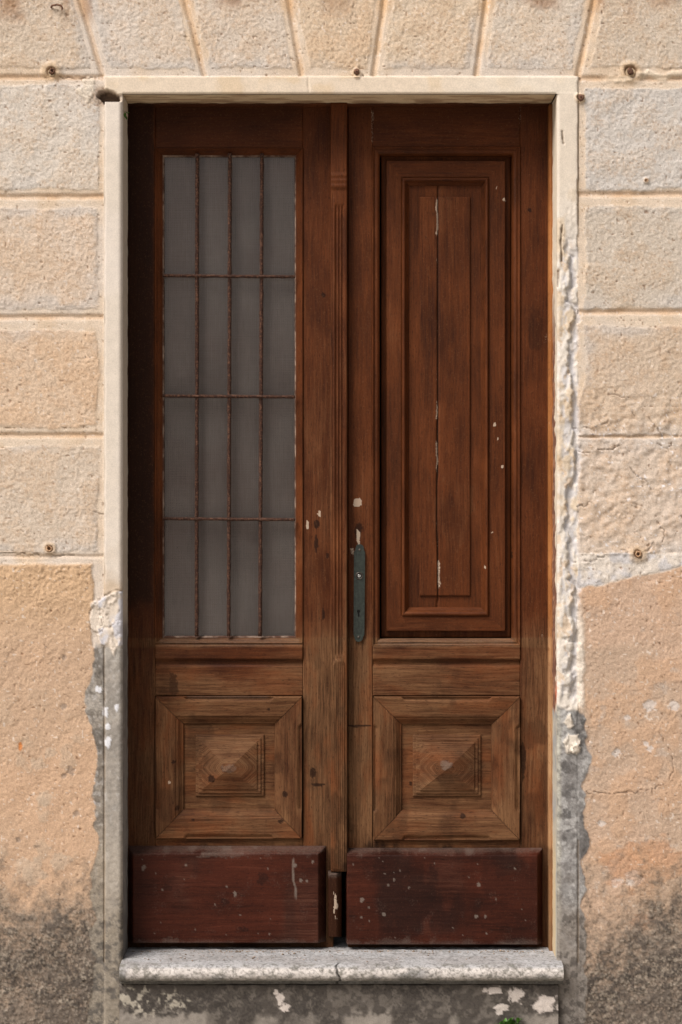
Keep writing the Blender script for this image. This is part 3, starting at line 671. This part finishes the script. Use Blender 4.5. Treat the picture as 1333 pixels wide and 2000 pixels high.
def marks(a, b, step, extra=()):
    n = max(1, int(round((b-a)/step))); return np.unique(np.round(np.concatenate([np.linspace(a, b, n+1), [e for e in extra if a < e < b]]), 3))
def board(x0, y0, x1, y1, yf, th=.03, ch=(1.5,)*4, cd=.0022, step=2.6, hf=None, kind='frame', mi=0, warp=.0006, wk=0, ystep=None, cpow=1.4):
    """a board as one sheet wrapped over its edges; corners in photo pixels at depth yf"""
    l, t, r, b = ch
    xs = np.concatenate([[x0], marks(x0, x1, step, (x0+l*.35, x0+l, x1-r, x1-r*.35)), [x1]])
    ys = np.concatenate([[y0], marks(y0, y1, ystep or step, (y0+t*.35, y0+t, y1-b, y1-b*.35)), [y1]])
    X, Yp = np.meshgrid(xs, ys)
    def e(d, c): return np.clip(1-d/max(c, 1e-3), 0, 1)**cpow
    dep = cd*np.maximum.reduce([e(X-x0, l), e(x1-X, r), e(Yp-y0, t), e(y1-Yp, b)])
    dep += warp*(fbm(X/60+wk, Yp/60, 3, 970)-.5)*2+.0005*(fbm(X/5, Yp/30, 2, 971)-.5)
    if hf is not None: dep += hf(X, Yp)
    Y = yf+dep
    Y[0, :] = yf+th; Y[-1, :] = yf+th; Y[:, 0] = yf+th; Y[:, -1] = yf+th
    k = k_(yf)
    return (X-666.5)*k, Y, ZC+(1000-Yp)*k, wear_shade(X, Yp, kind), mi
def frame4(x0, y0, x1, y1, w, prof, yf, kind='frame', mv=0, mh=1, step=3.0, cut=None):
    """mitred frame: widths w = (left, top, right, bottom); prof = [(t 0..1, depth)] from the outside in"""
    l, t, r, b = w; k = k_(yf); out = []
    pt = np.array([p[0] for p in prof]); pd = np.array([p[1] for p in prof])
    tt = np.unique(np.concatenate([pt, np.linspace(pt[0], pt[-1], 1+max(6, int(max(w)/2.6)))]))
    for side in 'ltrb':
        ln = (y1-y0) if side in 'lr' else (x1-x0)
        a = np.linspace(0, 1, max(3, int(ln/step))+1); Aa, T = np.meshgrid(a, tt)
        gp = .55 if cut else 0
        xa, xb, ya, yb = x0+l*T, x1-r*T, y0+t*T, y1-b*T
        if side in 'lr': ya, yb = ya+gp, yb-gp
        else: xa, xb = xa+gp, xb-gp
        if side == 'l': X, Y_ = xa, yb+(ya-yb)*Aa
        if side == 'r': X, Y_ = xb, ya+(yb-ya)*Aa
        if side == 't': X, Y_ = xa+(xb-xa)*Aa, ya
        if side == 'b': X, Y_ = xb+(xa-xb)*Aa, yb
        dep = np.interp(T, pt, pd)
        if cut: dep = dep+.0062*ss(cut[0], cut[0]*.8, T)*ss(.19, .20, Aa)*ss(.81, .80, Aa)*(T > .0045)
        dep = dep+.0004*(fbm(X/6, Y_/25, 2, 975)-.5)
        out.append(((X-666.5)*k, yf+dep, ZC+(1000-Y_)*k, wear_shade(X, Y_, kind), mv if side in 'lr' else mh))
    return out
VH = [wood_v, wood_h]
boss_h = mat_wood('solid_boss_wood', 'H', VD, VL, WD, (.160, .080, .038), DK, .5, 190, boss=(1.43-499*.00145*1.028, .155))
D0 = .140                                              # depth of the faces of the stiles

# timber frame set in the opening
tf = empty('timber_door_frame', 'thin weathered timber frame lining the stone opening, right post coloured bright orange as lit', 'door frame')
def strip(name, x0, y0, x1, y1, mat, yf=.118, **kw):
    return build(name, tf, [board(x0, y0, x1, y1, yf, .09, (1.2,)*4, .002, 4.0, **kw)], [mat])
strip('frame_post', 232, 203, 250.5, 1868, wood_v)
strip('frame_post', 1073.6, 203, 1096, 1868, orange_v, yf=.100)
strip('frame_head', 232, 190, 1096, 205.5, wood_h)

leafL = empty('door_leaf', 'left brown wooden door leaf with a barred, screened window', 'door', 'pair of old wooden door leaves')
leafR = empty('door_leaf', 'right brown wooden door leaf with a closed tall shutter panel and green lock plate', 'door', 'pair of old wooden door leaves')

def lower_panel(leaf, x0, x1, y0, y1, inn, st, pyb, apex):
    ix0, iy0, ix1, iy1 = inn
    w = (ix0-x0, iy0-y0, x1-ix1, y1-iy1)
    pr = [(-.0, .010), (.0, -.010), (.03, -.0115), (.10, -.0118), (.72, -.0070), (.735, -.0050), (.80, -.0055), (.90, .002), (.97, .005), (1.0, .012), (1.0, .0165)]
    pr = [(t, d) for t, d in pr]
    tt = [(0, .012), (.004, -.010), (.03, -.0118), (.70, -.0078), (.715, -.0052), (.78, -.0042), (.93, .006), (.965, .0062), (.97, .0085), (1.0, .0150)]
    fr = build('panel_frame', leaf, frame4(x0, y0, x1, y1, w, tt, D0, 'panel', cut=(.15, 0)), VH)
    # notched outer edges: thin slips under the frame corners are left proud, the middle is cut back
    pn = build('panel', leaf, [board(ix0-3, iy0-3, ix1+3, iy1+3, D0+.013, .015, kind='panel', mi=1)], VH)
    sx0, sy0, sx1, sy1 = st; bx0, by0, bx1, by1 = pyb
    ws = (bx0-sx0, by0-sy0, sx1-bx1, sy1-by1)
    P = frame4(sx0, sy0, sx1, sy1, ws, [(0, .0135), (.01, .0085), (.42, .0080), (.44, .0042), (.90, .0036), (.92, .0002), (1, .0)], D0, 'panel', 1, 1)
    ax, ay = apex
    P += frame4(bx0, by0, bx1, by1, (ax-bx0, ay-by0, bx1-ax, by1-ay), [(0, .0), (1.0, -.0225)], D0, 'panel', 1, 1)
    build('pyramid_boss', pn, P, [boss_h, boss_h])

def leaf_common(leaf, stiles, tr, xi0, xi1, kick, side):
    for (a, b) in stiles:
        build('stile', leaf, [board(a, 200, b, 1862, D0, .042, wk=a)], VH)
    build('top_rail', leaf, [board(xi0, 200, xi1, tr, D0+.0004, .042, mi=1)], VH)
    def gro(X, Yp): return .006*ss(1288, 1290.5, Yp)*ss(1302, 1297, Yp)-.007*ss(1290, 1286, Yp)+.010*ss(1264, 1252, Yp)
    build('lock_rail', leaf, [board(xi0, 1250, xi1, 1359, D0+.0005, .042, hf=gro, mi=1, step=2.2)], VH)
    build('bottom_rail', leaf, [board(xi0, 1636, xi1, 1862, D0+.0008, .042, mi=1)], VH)
    x0, y0, x1, y1 = kick
    ch = (13, 11, 15, 3) if side == 'L' else (3, 10, 13, 3)
    build('kick_board', leaf, [board(x0, y0, x1, y1, D0-.040, .0405, ch, .039, cpow=1.05, kind='kick', mi=0, step=2.4)], [kick_h])

# ---- left leaf
leaf_common(leafL, [(249, 303.5), (592, 652)], 294, 303.5, 592, (247, 1657, 637, 1845), 'L')
build('window_moulding', leafL, frame4(303, 289, 592.5, 1257, (15, 13, 15, 11), [(0, .012), (.01, -.0035), (.16, -.0055), (.30, -.0015), (.36, .001), (.62, .006), (.95, .015), (1, .030)], D0), VH)
lower_panel(leafL, 304.5, 590.5, 1360, 1637, (360, 1415, 536, 1580), (382, 1436, 516, 1556), (396, 1450, 501, 1541), (449, 1499))
# putty line, glass, screen, inner shutter
gl = .024
build('putty', leafL, frame4(316.5, 300.5, 579, 1246.5, (4, 4, 4, 4), [(0, .022), (.1, .0150), (.6, .017), (1, .026)], D0), [putty, putty])
def flat(x0, y0, x1, y1, yf, st=20):
    X, Y_ = np.meshgrid(marks(x0, x1, st), marks(y0, y1, st)); k = k_(yf)
    return (X-666.5)*k, np.full(X.shape, yf), ZC+(1000-Y_)*k, None, 0
build('window_pane', leafL, [flat(312, 296, 584, 1252, D0+gl)], [glass_m])
def screen_sheet():
    X, Y_ = np.meshgrid(marks(308, 588, 5), marks(292, 1256, 5)); yf = D0+.034; k = k_(yf)
    return (X-666.5)*k, yf+.0022*(fbm(X/70, Y_/200, 3, 980)-.5), ZC+(1000-Y_)*k, None, 0
build('insect_screen', leafL, [screen_sheet()], [screen_m])
def shutter(leaf, yf, x0, y0, x1, y1, dx=0):
    sh = build('shutter', leaf, [board(x0-10, y0-12, x1+10, y1+12, yf+.016, .012, kind='shutter', step=6)]
        + frame4(x0, y0, x1, y1, (785+dx-x0, 347-y0, x1-955-dx, y1-1203), [(0, .0158), (.01, .0018), (.05, 0), (.97, 0), (1, .0012)], yf, 'shutter'), VH)
    mo = build('shutter_moulding', sh, frame4(785+dx, 347, 955+dx, 1203, (15, 15, 15, 17), [(0, .0012), (.06, -.006), (.25, -.0085), (.45, -.0065), (.55, -.001), (.72, .004), (.92, .0085), (1, .0125)], yf, 'shutter'), VH)
    def cr(X, Yp): return .0075*ss(1.7, .5, np.abs(X-855-dx+(vn(Yp/60, Yp*0, 792)-.5)*2))
    build('shutter_panel', sh, [board(798+dx, 360, 945+dx, 1189, yf+.0110, .012, hf=cr, kind='shutter', step=2.0, ystep=3)], VH)
    def cr2(X, Yp): return .0085*ss(1.7, .5, np.abs(X-855-dx+(vn(Yp/60, Yp*0, 792)-.5)*2))
    build('raised_field', sh, [board(820+dx, 384, 919+dx, 1164, yf+.0045, .009, (1.5, 2, 1.5, 1.5), .0022, hf=cr2, kind='shutter', step=2.0, ystep=3)], VH)
    return sh
shutter(leafL, D0+.062, 322, 310, 580, 1240, -422)
# iron grille
def tube(bm, p, q, r, seg=8, n=40, jit=.0004):
    p = Vector(p); q = Vector(q); ax = (q-p).normalized(); u = ax.orthogonal().normalized(); v = ax.cross(u); rings = []
    for i in range(n+1):
        c = p.lerp(q, i/n)+u*random.uniform(-jit, jit)+v*random.uniform(-jit, jit)*.6; rr = r*(1+random.uniform(-.10, .12))
        rings.append([bm.verts.new(c+(u*math.cos(a)+v*math.sin(a))*rr) for a in [2*math.pi*j/seg for j in range(seg)]])
    for a, b in zip(rings[:-1], rings[1:]):
        for j in range(seg): bm.faces.new((a[j], a[(j+1) % seg], b[(j+1) % seg], b[j]))
    bm.faces.new(rings[0][::-1]); bm.faces.new(rings[-1])
gy_ = D0+.004; grille = None
gr = bpy.data.objects.new('window_grille', None); COL.objects.link(gr); gr.parent = leafL
for x, xb in ((385.5, 384.5), (449.5, 447), (512, 508.5)):
    bm = bmesh.new(); tube(bm, (float(XW(x, gy_)), gy_, float(ZW(300, gy_))), (float(XW(xb, gy_)), gy_, float(ZW(1243, gy_))), .0056, 8, 90)
    from_bm('upright_bar', bm, rust_pale, gr, True)
for y in (540, 774.5, 1014):
    bm = bmesh.new(); tube(bm, (float(XW(318, gy_-.006)), gy_-.006, float(ZW(y-1, gy_))), (float(XW(577, gy_-.006)), gy_-.006, float(ZW(y+1, gy_))), .0046, 8, 40)
    from_bm('cross_bar', bm, rust_pale, gr, True)
# meeting strip
def ast(X, Yp):
    d = np.zeros(X.shape)
    for yc in (343, 353, 363): d -= .0045*np.sqrt(np.clip(1-((Yp-yc)/5.2)**2, 0, 1))
    d -= .0015*ss(338, 340, Yp)*ss(371, 369, Yp)
    for xc in (657.5, 663.5, 669.5): d += .0040*np.clip(1-((X-xc)/2.6)**2, 0, 1)*ss(398, 404, Yp)*ss(1282, 1276, Yp)
    r = np.hypot((X-662)/11, np.minimum(Yp-1299, 0)/12); on = ss(1.02, .92, r)*(Yp < 1700)*ss(1286, 1287, Yp)
    d -= .005*on
    for xc in (654, 658, 662, 666, 670): d += .0030*np.clip(1-((X-xc)/1.6)**2, 0, 1)*on*ss(1292, 1300, Yp)
    d += .002*np.clip(1-((X-650)/1.4)**2, 0, 1)*ss(375, 380, Yp)
    return d
mt = build('meeting_strip', leafL, [board(646.5, 200, 679, 1703, D0-.031, .037, (2.5, 1, 2.5, 1), .003, hf=ast, step=1.3, ystep=2.6)], VH)
def fb(X, Yp): return .010*ss(1722, 1706, Yp)*ss(656, 668, X)
build('foot_block', mt, [board(641, 1705, 668, 1832, D0-.036, .045, (2, 3, 11, 2), .014, hf=fb, step=1.6, kind='foot')], VH)

# ---- right leaf
leaf_common(leafR, [(680, 728.5), (1016.5, 1078)], 290, 728.5, 1016.5, (676, 1661, 1063, 1848), 'R')
build('recess_moulding', leafR, frame4(727.5, 286, 1017, 1262, (15, 16, 16, 14), [(0, .012), (.01, -.0040), (.12, -.0065), (.22, -.0030), (.30, .0005), (.55, -.0015), (.80, .001), (.97, .006), (1, .034)], D0), VH)
shutter(leafR, D0+.020, 755, 313, 988, 1233, 0)
lower_panel(leafR, 729.5, 1015.5, 1360, 1640, (786, 1416, 960, 1582), (807, 1436, 940, 1556), (822, 1452, 926, 1543), (874, 1499))
# dark knot and hole on the recess edge
def lathe(bm, c, prof, seg=20, axis='y'):
    rings = []
    for r, d in prof:
        rings.append([bm.verts.new((c[0]+r*math.cos(a), c[1]+d, c[2]+r*math.sin(a))) for a in [2*math.pi*j/seg for j in range(seg)]])
    for a, b in zip(rings[:-1], rings[1:]):
        for j in range(seg): bm.faces.new((a[j], b[j], b[(j+1) % seg], a[(j+1) % seg]))
    if prof[-1][0] > 1e-5: bm.faces.new(rings[-1])
# lock plate: cut from an outline with a real keyhole and cylinder hole
def w2(px, py, y=D0): return float(XW(px, y)), float(ZW(py, y))
def outline_mesh(name, loops, y, th, bev=.0004):
    cu = bpy.data.curves.new(name, 'CURVE'); cu.dimensions = '2D'; cu.fill_mode = 'BOTH'; cu.extrude = th/2; cu.bevel_depth = bev; cu.bevel_resolution = 1
    for lp in loops:
        sp = cu.splines.new('POLY'); sp.points.add(len(lp)-1); sp.use_cyclic_u = True
        for p, (x, z) in zip(sp.points, lp): p.co = (x, z, 0, 1)
    o = bpy.data.objects.new('tmp', cu); COL.objects.link(o)
    dg = bpy.context.evaluated_depsgraph_get(); me = bpy.data.meshes.new_from_object(o.evaluated_get(dg))
    me.materials.clear()
    bpy.data.objects.remove(o); bpy.data.curves.remove(cu)
    for v in me.vertices: v.co = (v.co.x, y-v.co.z, v.co.y)
    me.flip_normals() if False else None
    return me
PYF = D0-.006
pts = [(692.5, 1072), (694.5, 1071.5), (695, 1067)]
top = [(703+8*math.cos(a), 1071-8*math.sin(a)) for a in np.linspace(math.radians(158), math.radians(22), 11)]
outl = [(692, 1078), (694.5, 1075)]+top+[(711.5, 1075), (713.5, 1078), (712, 1240), (709.5, 1243)]
bot = [(701+8*math.cos(a), 1245+8*math.sin(a)) for a in np.linspace(math.radians(15), math.radians(165), 11)]
outl += bot+[(692.5, 1243), (691, 1240)]
circ = lambda x, y, r, n=18: [w2(x+r*math.cos(a), y+r*math.sin(a)) for a in [2*math.pi*i/n for i in range(n)]]
kh = [(701+3.4*math.cos(a), 1194+3.6*math.sin(a)) for a in np.linspace(math.radians(128), math.radians(412), 14)]
kh = kh+[(703, 1204.5), (700, 1205.5)]
plate = link('lock_plate', outline_mesh('lock_plate', [[w2(*p) for p in outl], circ(702, 1124.5, 6.5), [w2(*p) for p in kh]], PYF, .003), greenmetal, leafR, False)
bm = bmesh.new()
x0, z0 = w2(694, 1085); x1, z1 = w2(711, 1235)
for x, z in ((x0, z0), (x1, z0), (x1, z1), (x0, z1)): bm.verts.new((x, D0-.0015, z))
bm.faces.new(bm.verts[:]); r = bmesh.ops.extrude_face_region(bm, geom=bm.faces[:])
for v in r['geom']:
    if isinstance(v, bmesh.types.BMVert): v.co.y += .006
from_bm('dark_backing', bm, darkmetal, plate)  # dark sheet added behind the plate so the keyhole reads dark
cx, cz = w2(702, 1124.5)
bm = bmesh.new(); lathe(bm, (cx, PYF, cz), [(.0112, .001), (.0112, -.003), (.0100, -.0042), (.0082, -.0042), (.0076, -.003), (.0076, .004)], 28); from_bm('cylinder_ring', bm, bronze, plate, True)
bm = bmesh.new(); lathe(bm, (cx, PYF, cz), [(.0074, .005), (.0074, -.0012), (.0070, -.0016), (.0052, -.0016), (.0050, -.0002)], 24); from_bm('lock_cylinder', bm, darkmetal, plate, True)
cyl = [(cx+.0044*math.cos(a), cz+.0044*math.sin(a)) for a in np.linspace(0, 2*math.pi, 22)[:-1]]
slot = [(cx+x, cz+z) for x, z in ((-.0006, .0030), (.0008, .0030), (.0012, .001), (.0004, 0), (.0010, -.0015), (.0008, -.003), (-.0008, -.003), (-.0006, -.0012), (.0000, .0002), (-.0008, .0014))]
link('cylinder_plug', outline_mesh('cylinder_plug', [cyl, slot], PYF-.0016, .0016, .0002), steel, plate, False)
for x, y in ((703, 1074), (700.8, 1244)):
    sx, sz = w2(x, y); bm = bmesh.new(); lathe(bm, (sx, PYF-.0015, sz), [(.0042, .0006), (.0040, -.0006), (.0026, -.0016), (.0004, -.0019)], 14); from_bm('screw', bm, bronze, plate, True)

# ------------------------------------------------------------------ DOORSTEP
def step_col(X, t, Z):
    n = fbm(X*22, t*9, 4, 1001); q = fbm(X*75, t*40+Z*60, 4, 1002); f = fbm(X*260, Z*260+t*3, 2, 1003)
    c = np.empty(X.shape+(3,)); c[:] = A(184, 178, 166)
    return n, q, f, c
def sweep_x(xa, xb, prof, dx, cfun, seed, amp):
    """long stone piece: profile (y, z) run along x, ends closed, worn by noise"""
    pr = np.array(prof); seg = np.hypot(*np.diff(pr, axis=0).T); cum = np.concatenate([[0], np.cumsum(seg)])
    t = np.unique(np.concatenate([cum, np.linspace(0, cum[-1], int(cum[-1]/.0028))]))
    py_, pz_ = np.interp(t, cum, pr[:, 0]), np.interp(t, cum, pr[:, 1])
    xs = np.concatenate([[xa, xa], np.linspace(xa+.001, xb-.001, int((xb-xa)/dx)), [xb, xb]])
    X, T = np.meshgrid(xs, t); Y = np.repeat(py_[:, None], len(xs), 1); Z = np.repeat(pz_[:, None], len(xs), 1)
    ty = np.gradient(py_, t); tz = np.gradient(pz_, t); nl = np.hypot(ty, tz)+1e-9
    h = amp*((fbm(X*30, T*30, 4, seed)-.5)*1.6+(fbm(X*150, T*150, 3, seed+5)-.5)*.7)
    hh = h*np.clip((X-xa)/.01, 0, 1)*np.clip((xb-X)/.01, 0, 1)
    Y = Y-(tz/nl)[:, None]*(-hh); Z = Z+(-ty/nl)[:, None]*(-hh)
    cy, cz = py_.mean(), pz_.mean()
    Y[:, 0] = Y[:, -1] = cy; Z[:, 0] = Z[:, -1] = cz
    return X, Y, Z, np.concatenate([cfun(X, Y, Z, T), np.ones(X.shape+(1,))], -1), 0, T
ZT = float(ZW(1851, D0-.005))                     # top of the step at the door
zf = float(ZW(1876, -.050))
stp = empty('doorstep', 'worn grey limestone doorstep with a rounded nose and dark stained riser', 'doorstep')
def nose_prof():
    p = [(.26, ZT+.001), (.02, ZT), (-.030, ZT-.002)]
    r = .024; cy, cz = -.040, ZT-.026
    for a in np.linspace(math.radians(80), math.radians(-62), 12): p.append((cy-r*math.cos(a)*1.0, cz+r*math.sin(a)))
    zb = float(ZW(1916, -.05)); p += [(-.050, zb+.003), (-.049, zb-.001), (-.040, zb-.002), (-.039, zb-.011), (-.030, zb-.013), (.10, zb-.013)]
    return p, zb-.013
prof, ZB = nose_prof()
def c_slab(X, Y, Z, T):
    n = fbm(X*9, T*20, 4, 1011); q = fbm(X*70, T*90, 4, 1012); f = fbm(X*230, T*230, 2, 1013)
    c = np.empty(X.shape+(3,)); c[:] = A(164, 157, 146)
    c = mixc(c, A(176, 171, 161), ss(.42, .62, n)*.8)
    fr = ss(-.045, -.058, Y)*ss(ZT-.006, ZT-.014, Z)
    c = mixc(c, A(216, 203, 184), fr*ss(.38, .55, n+.15*ss(.25, .5, X))*.8)
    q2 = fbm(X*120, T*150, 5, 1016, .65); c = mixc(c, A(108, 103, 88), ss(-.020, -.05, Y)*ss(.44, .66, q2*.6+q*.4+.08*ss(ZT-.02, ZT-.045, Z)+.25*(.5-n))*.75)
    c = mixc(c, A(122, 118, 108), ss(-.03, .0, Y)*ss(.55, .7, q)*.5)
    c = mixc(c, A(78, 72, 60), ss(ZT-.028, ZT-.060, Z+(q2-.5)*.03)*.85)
    c = mixc(c, A(66, 62, 56), ss(.60, .68, f)*.4)
    cr = ss(.0045, .0012, np.abs(X+.008+(vn(T*60, T*0, 1015)-.5)*.012))*ss(-.02, -.045, Y); return mixc(c, A(52, 50, 42), cr*.85)
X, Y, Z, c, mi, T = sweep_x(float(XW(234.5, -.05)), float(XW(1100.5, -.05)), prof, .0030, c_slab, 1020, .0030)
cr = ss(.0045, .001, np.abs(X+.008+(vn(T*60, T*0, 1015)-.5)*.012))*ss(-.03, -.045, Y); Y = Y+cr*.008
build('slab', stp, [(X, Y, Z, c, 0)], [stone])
def c_riser(X, Y, Z, T):
    n = fbm(X*11, T*16, 4, 1031); q = fbm(X*60, T*60, 4, 1032); f = fbm(X*220, T*220, 2, 1033)
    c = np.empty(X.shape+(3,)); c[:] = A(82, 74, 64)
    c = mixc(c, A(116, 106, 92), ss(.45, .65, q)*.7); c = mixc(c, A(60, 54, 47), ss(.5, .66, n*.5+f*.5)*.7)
    px = X/k_(-.03)+666.5; py = 1000-(Z-ZC)/k_(-.03)
    for i, (x, y, a, b) in enumerate(((265, 1945, 26, 20), (345, 1950, 26, 18), (285, 1978, 20, 12))): c = mixc(c, A(178, 166, 142), blob(px, py, x, y, a, b, 1040+i, .9)*ss(.42, .56, q)*.85)
    for i, (x, y, a, b) in enumerate(((548, 1950, 8, 15), (556, 1968, 11, 7), (540, 1938, 5, 5), (965, 1934, 17, 7), (1008, 1945, 13, 14), (980, 1968, 14, 6), (1066, 1958, 24, 17), (975, 1978, 6, 5))): c = mixc(c, A(212, 196, 176), blob(px, py, x, y, a, b, 1050+i, .6)*.92)
    return mixc(c, A(160, 148, 130), ss(1974, 1988, py+(q-.5)*30)*ss(.40, .55, fbm(px/90, py*0, 3, 1070)+.25*ss(280, 330, px)*ss(640, 560, px)-.05)*.7)
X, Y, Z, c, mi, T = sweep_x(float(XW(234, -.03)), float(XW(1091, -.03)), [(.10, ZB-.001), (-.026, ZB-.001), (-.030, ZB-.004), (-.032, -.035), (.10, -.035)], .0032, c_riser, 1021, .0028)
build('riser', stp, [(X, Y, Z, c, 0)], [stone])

# ------------------------------------------------------------------ GROUND
def ground():
    xs = np.unique(np.concatenate([np.linspace(-30, 30, 25), np.linspace(-1.6, 1.6, 240)])); ys = np.unique(np.concatenate([-np.geomspace(.5, 40, 24), np.linspace(-.5, .06, 50)]))
    X, Y = np.meshgrid(xs, ys); near = ss(2.2, 1.2, np.abs(X))*ss(-.9, -.4, Y)
    Z = (fbm(X*25, Y*25, 4, 1060)-.5)*.006*near-.022
    build('pavement', None, [(X, Y, Z, None, 0)], [paving])['kind'] = 'structure'
ground()

# ------------------------------------------------------------------ SMALL THINGS
def stub(name, label, px, py, r, out, hollow=True, tilt=0, cat='iron fixing', mat=rust, grp='rusty iron fixings left in the wall'):
    o = empty(name, label, cat, grp, (float(XW(px)), 0, float(ZW(py))))
    bm = bmesh.new()
    pr = [(r*1.0, .012), (r*1.05, -out*.5), (r, -out), (r*.85, -out-.0012), (r*.55, -out-.0006)]+([(r*.5, .006), (r*.1, .008)] if hollow else [(r*.2, -out-.003)])
    lathe(bm, (0, 0, 0), pr, 12)
    for v in bm.verts: v.co += Vector((random.uniform(-1, 1), random.uniform(-1, 1), random.uniform(-1, 1)))*r*.2
    a = tilt
    for v in bm.verts: v.co.x += -v.co.y*math.sin(a); v.co.z += -v.co.y*.15
    me = bpy.data.meshes.new('shank'); bmesh.ops.recalc_face_normals(bm, faces=bm.faces); bm.to_mesh(me); bm.free()
    q = link('shank', me, mat, None, True); q.parent = o
    # ragged collar of mortar round it
    bm = bmesh.new(); ring = []
    for k in range(3):
        rr = r*(1.0, 1.3, 1.9)[k]; yy = (-.001, -.003, .004)[k]
        ring.append([bm.verts.new((rr*math.cos(t)*random.uniform(.85, 1.2), yy+random.uniform(-.001, .001), rr*math.sin(t)*random.uniform(.85, 1.2))) for t in [2*math.pi*i/14 for i in range(14)]])
    for a_, b_ in zip(ring[:-1], ring[1:]):
        for j in range(14): bm.faces.new((a_[j], b_[j], b_[(j+1) % 14], a_[(j+1) % 14]))
    me = bpy.data.meshes.new('mortar_collar'); bmesh.ops.recalc_face_normals(bm, faces=bm.faces); bm.to_mesh(me); bm.free()
    a = me.attributes.new('Col', 'FLOAT_COLOR', 'POINT'); a.data.foreach_set('color', np.tile(np.append(A(205, 176, 136), 1), (len(me.vertices), 1)).astype(np.float32).ravel())
    q = link('mortar_collar', me, plaster, None, True); q.parent = o
    return o
stub('iron_stub', 'rusty iron pipe stub beside the first slanted joint, upper left', 102, 141, .0070, .012, True, .2)
stub('iron_stub', 'small rusty bolt set in the band just above the lintel middle', 697, 141, .0070, .008, False)
stub('iron_stub', 'large twisted rusty bolt in a broken joint, upper right', 1232, 141, .0080, .012, False, -.3)
stub('iron_stub', 'squarish rusty bolt at the outer top corner of the right jamb', 1136, 192, .0085, .010, False, -.2)
stub('iron_stub', 'tiny orange ringed plug low in the top right rough block', 1262, 353, .0055, .005, True, mat=rust_orange)
stub('iron_stub', 'pale ringed plug on the left joint above the ochre render', 97, 1072, .0090, .007, True, mat=rust_orange)
stub('iron_stub', 'orange rusted stub on the cracked strip right of the door', 1246, 1083, .0085, .010, True, mat=rust_orange)
hk = empty('wall_hook', 'bent rusty nail sticking out at the top left edge', 'hook', None, (float(XW(113)), 0, float(ZW(14))))
bm = bmesh.new(); path = [(-.02, .004, -.002), (-.014, -.012, .001), (0, -.014, .003), (.012, -.014, .001), (.016, -.012, -.010)]
for a, b in zip(path[:-1], path[1:]): tube(bm, a, b, .0028, 8, 4, .0002)
me = bpy.data.meshes.new('bent_shank'); bm.to_mesh(me); bm.free(); q = link('bent_shank', me, rust, None, True); q.parent = hk

def leaf_mesh(bm, base, d, up, ln, wd, curl):
    d = Vector(d).normalized(); side = d.cross(Vector(up)).normalized(); nrm = side.cross(d)
    rows = []
    for i in range(6):
        t = i/5; w = wd*math.sin(math.pi*min(1, t*.92+.06))**.8; c = Vector(base)+d*ln*t-nrm*curl*ln*t*t
        rows.append([bm.verts.new(c-side*w+nrm*w*.3), bm.verts.new(c), bm.verts.new(c+side*w+nrm*w*.3)])
    for a, b in zip(rows[:-1], rows[1:]):
        for j in range(2): bm.faces.new((a[j], a[j+1], b[j+1], b[j]))
def weed(label, px, n, size, y=-.055, seed=1, z=0.0, grp='weeds at the foot of the step'):
    rr = random.Random(seed); o = empty('weed', label, 'weed', grp, (float(XW(px, y)), y, z))
    bs = bmesh.new(); bl = bmesh.new()
    for i in range(n):
        a = rr.uniform(0, 6.28); le = rr.uniform(.35, 1); d = Vector((math.cos(a)*.9, math.sin(a)*.5-.15, rr.uniform(.35, 1.1))).normalized()
        p = Vector((rr.uniform(-.3, .3)*size, rr.uniform(-.12, .06)*size, 0)); q = p+d*size*le*.6
        tube(bs, p, q, .0009, 5, 3, .0002)
        for k in range(3):
            dd = d+Vector((rr.uniform(-.9, .9), rr.uniform(-.7, .3), rr.uniform(-.2, .6)))
            leaf_mesh(bl, p.lerp(q, rr.uniform(.55, 1)), dd, (0.1, .3, 1), size*rr.uniform(.22, .42), size*rr.uniform(.07, .12), rr.uniform(.1, .5))
    for nm, b in (('stems', bs), ('leaves', bl)):
        me = bpy.data.meshes.new(nm); b.to_mesh(me); b.free(); q = link(nm, me, leaf_m, None, True); q.parent = o
    return o
weed('leafy green weed at the foot of the step, right of centre', 992, 26, .060, seed=3, z=-.024)
weed('tiny green sprout left of the leafy weed', 902, 6, .030, seed=5, z=-.024)
# seedling in the broken corner over the left jamb
sp_ = empty('seedling', 'small yellow green seedling sprouting from the broken top left corner', 'plant', None, (float(XW(244, .03)), .03, float(ZW(212, .03))))
bm = bmesh.new(); rr = random.Random(8)
for i in range(7): leaf_mesh(bm, (rr.uniform(-.006, .006), rr.uniform(-.01, .01), rr.uniform(-.022, .004)), (rr.uniform(-.3, 1), rr.uniform(-1, -.2), rr.uniform(-.7, .3)), (0, 0, 1), rr.uniform(.012, .022), .005, .3)
me = bpy.data.meshes.new('leaves'); bm.to_mesh(me); bm.free(); q = link('leaves', me, leaf_m, None, True); q.parent = sp_
# grit swept against the door
bm = bmesh.new(); rr = random.Random(12)
for i in range(420):
    x = rr.uniform(-.60, .60); yb = .096 if rr.random() < .7 else rr.uniform(-.01, .095); yb -= abs(rr.gauss(0, .008))
    r = rr.uniform(.0008, .0024)*(1.8 if rr.random() < .05 else 1)
    m = bmesh.ops.create_icosphere(bm, subdivisions=1, radius=r)
    for v in m['verts']: v.co = Vector((v.co.x*rr.uniform(.8, 1.6), v.co.y, v.co.z*.7))*rr.uniform(.8, 1.2)+Vector((x, yb, ZT+r*.4))
o = from_bm('grit', bm, grit_m, None, False); o['label'] = 'loose brown grit swept along the foot of the door on the step'; o['category'] = 'grit'; o['kind'] = 'stuff'
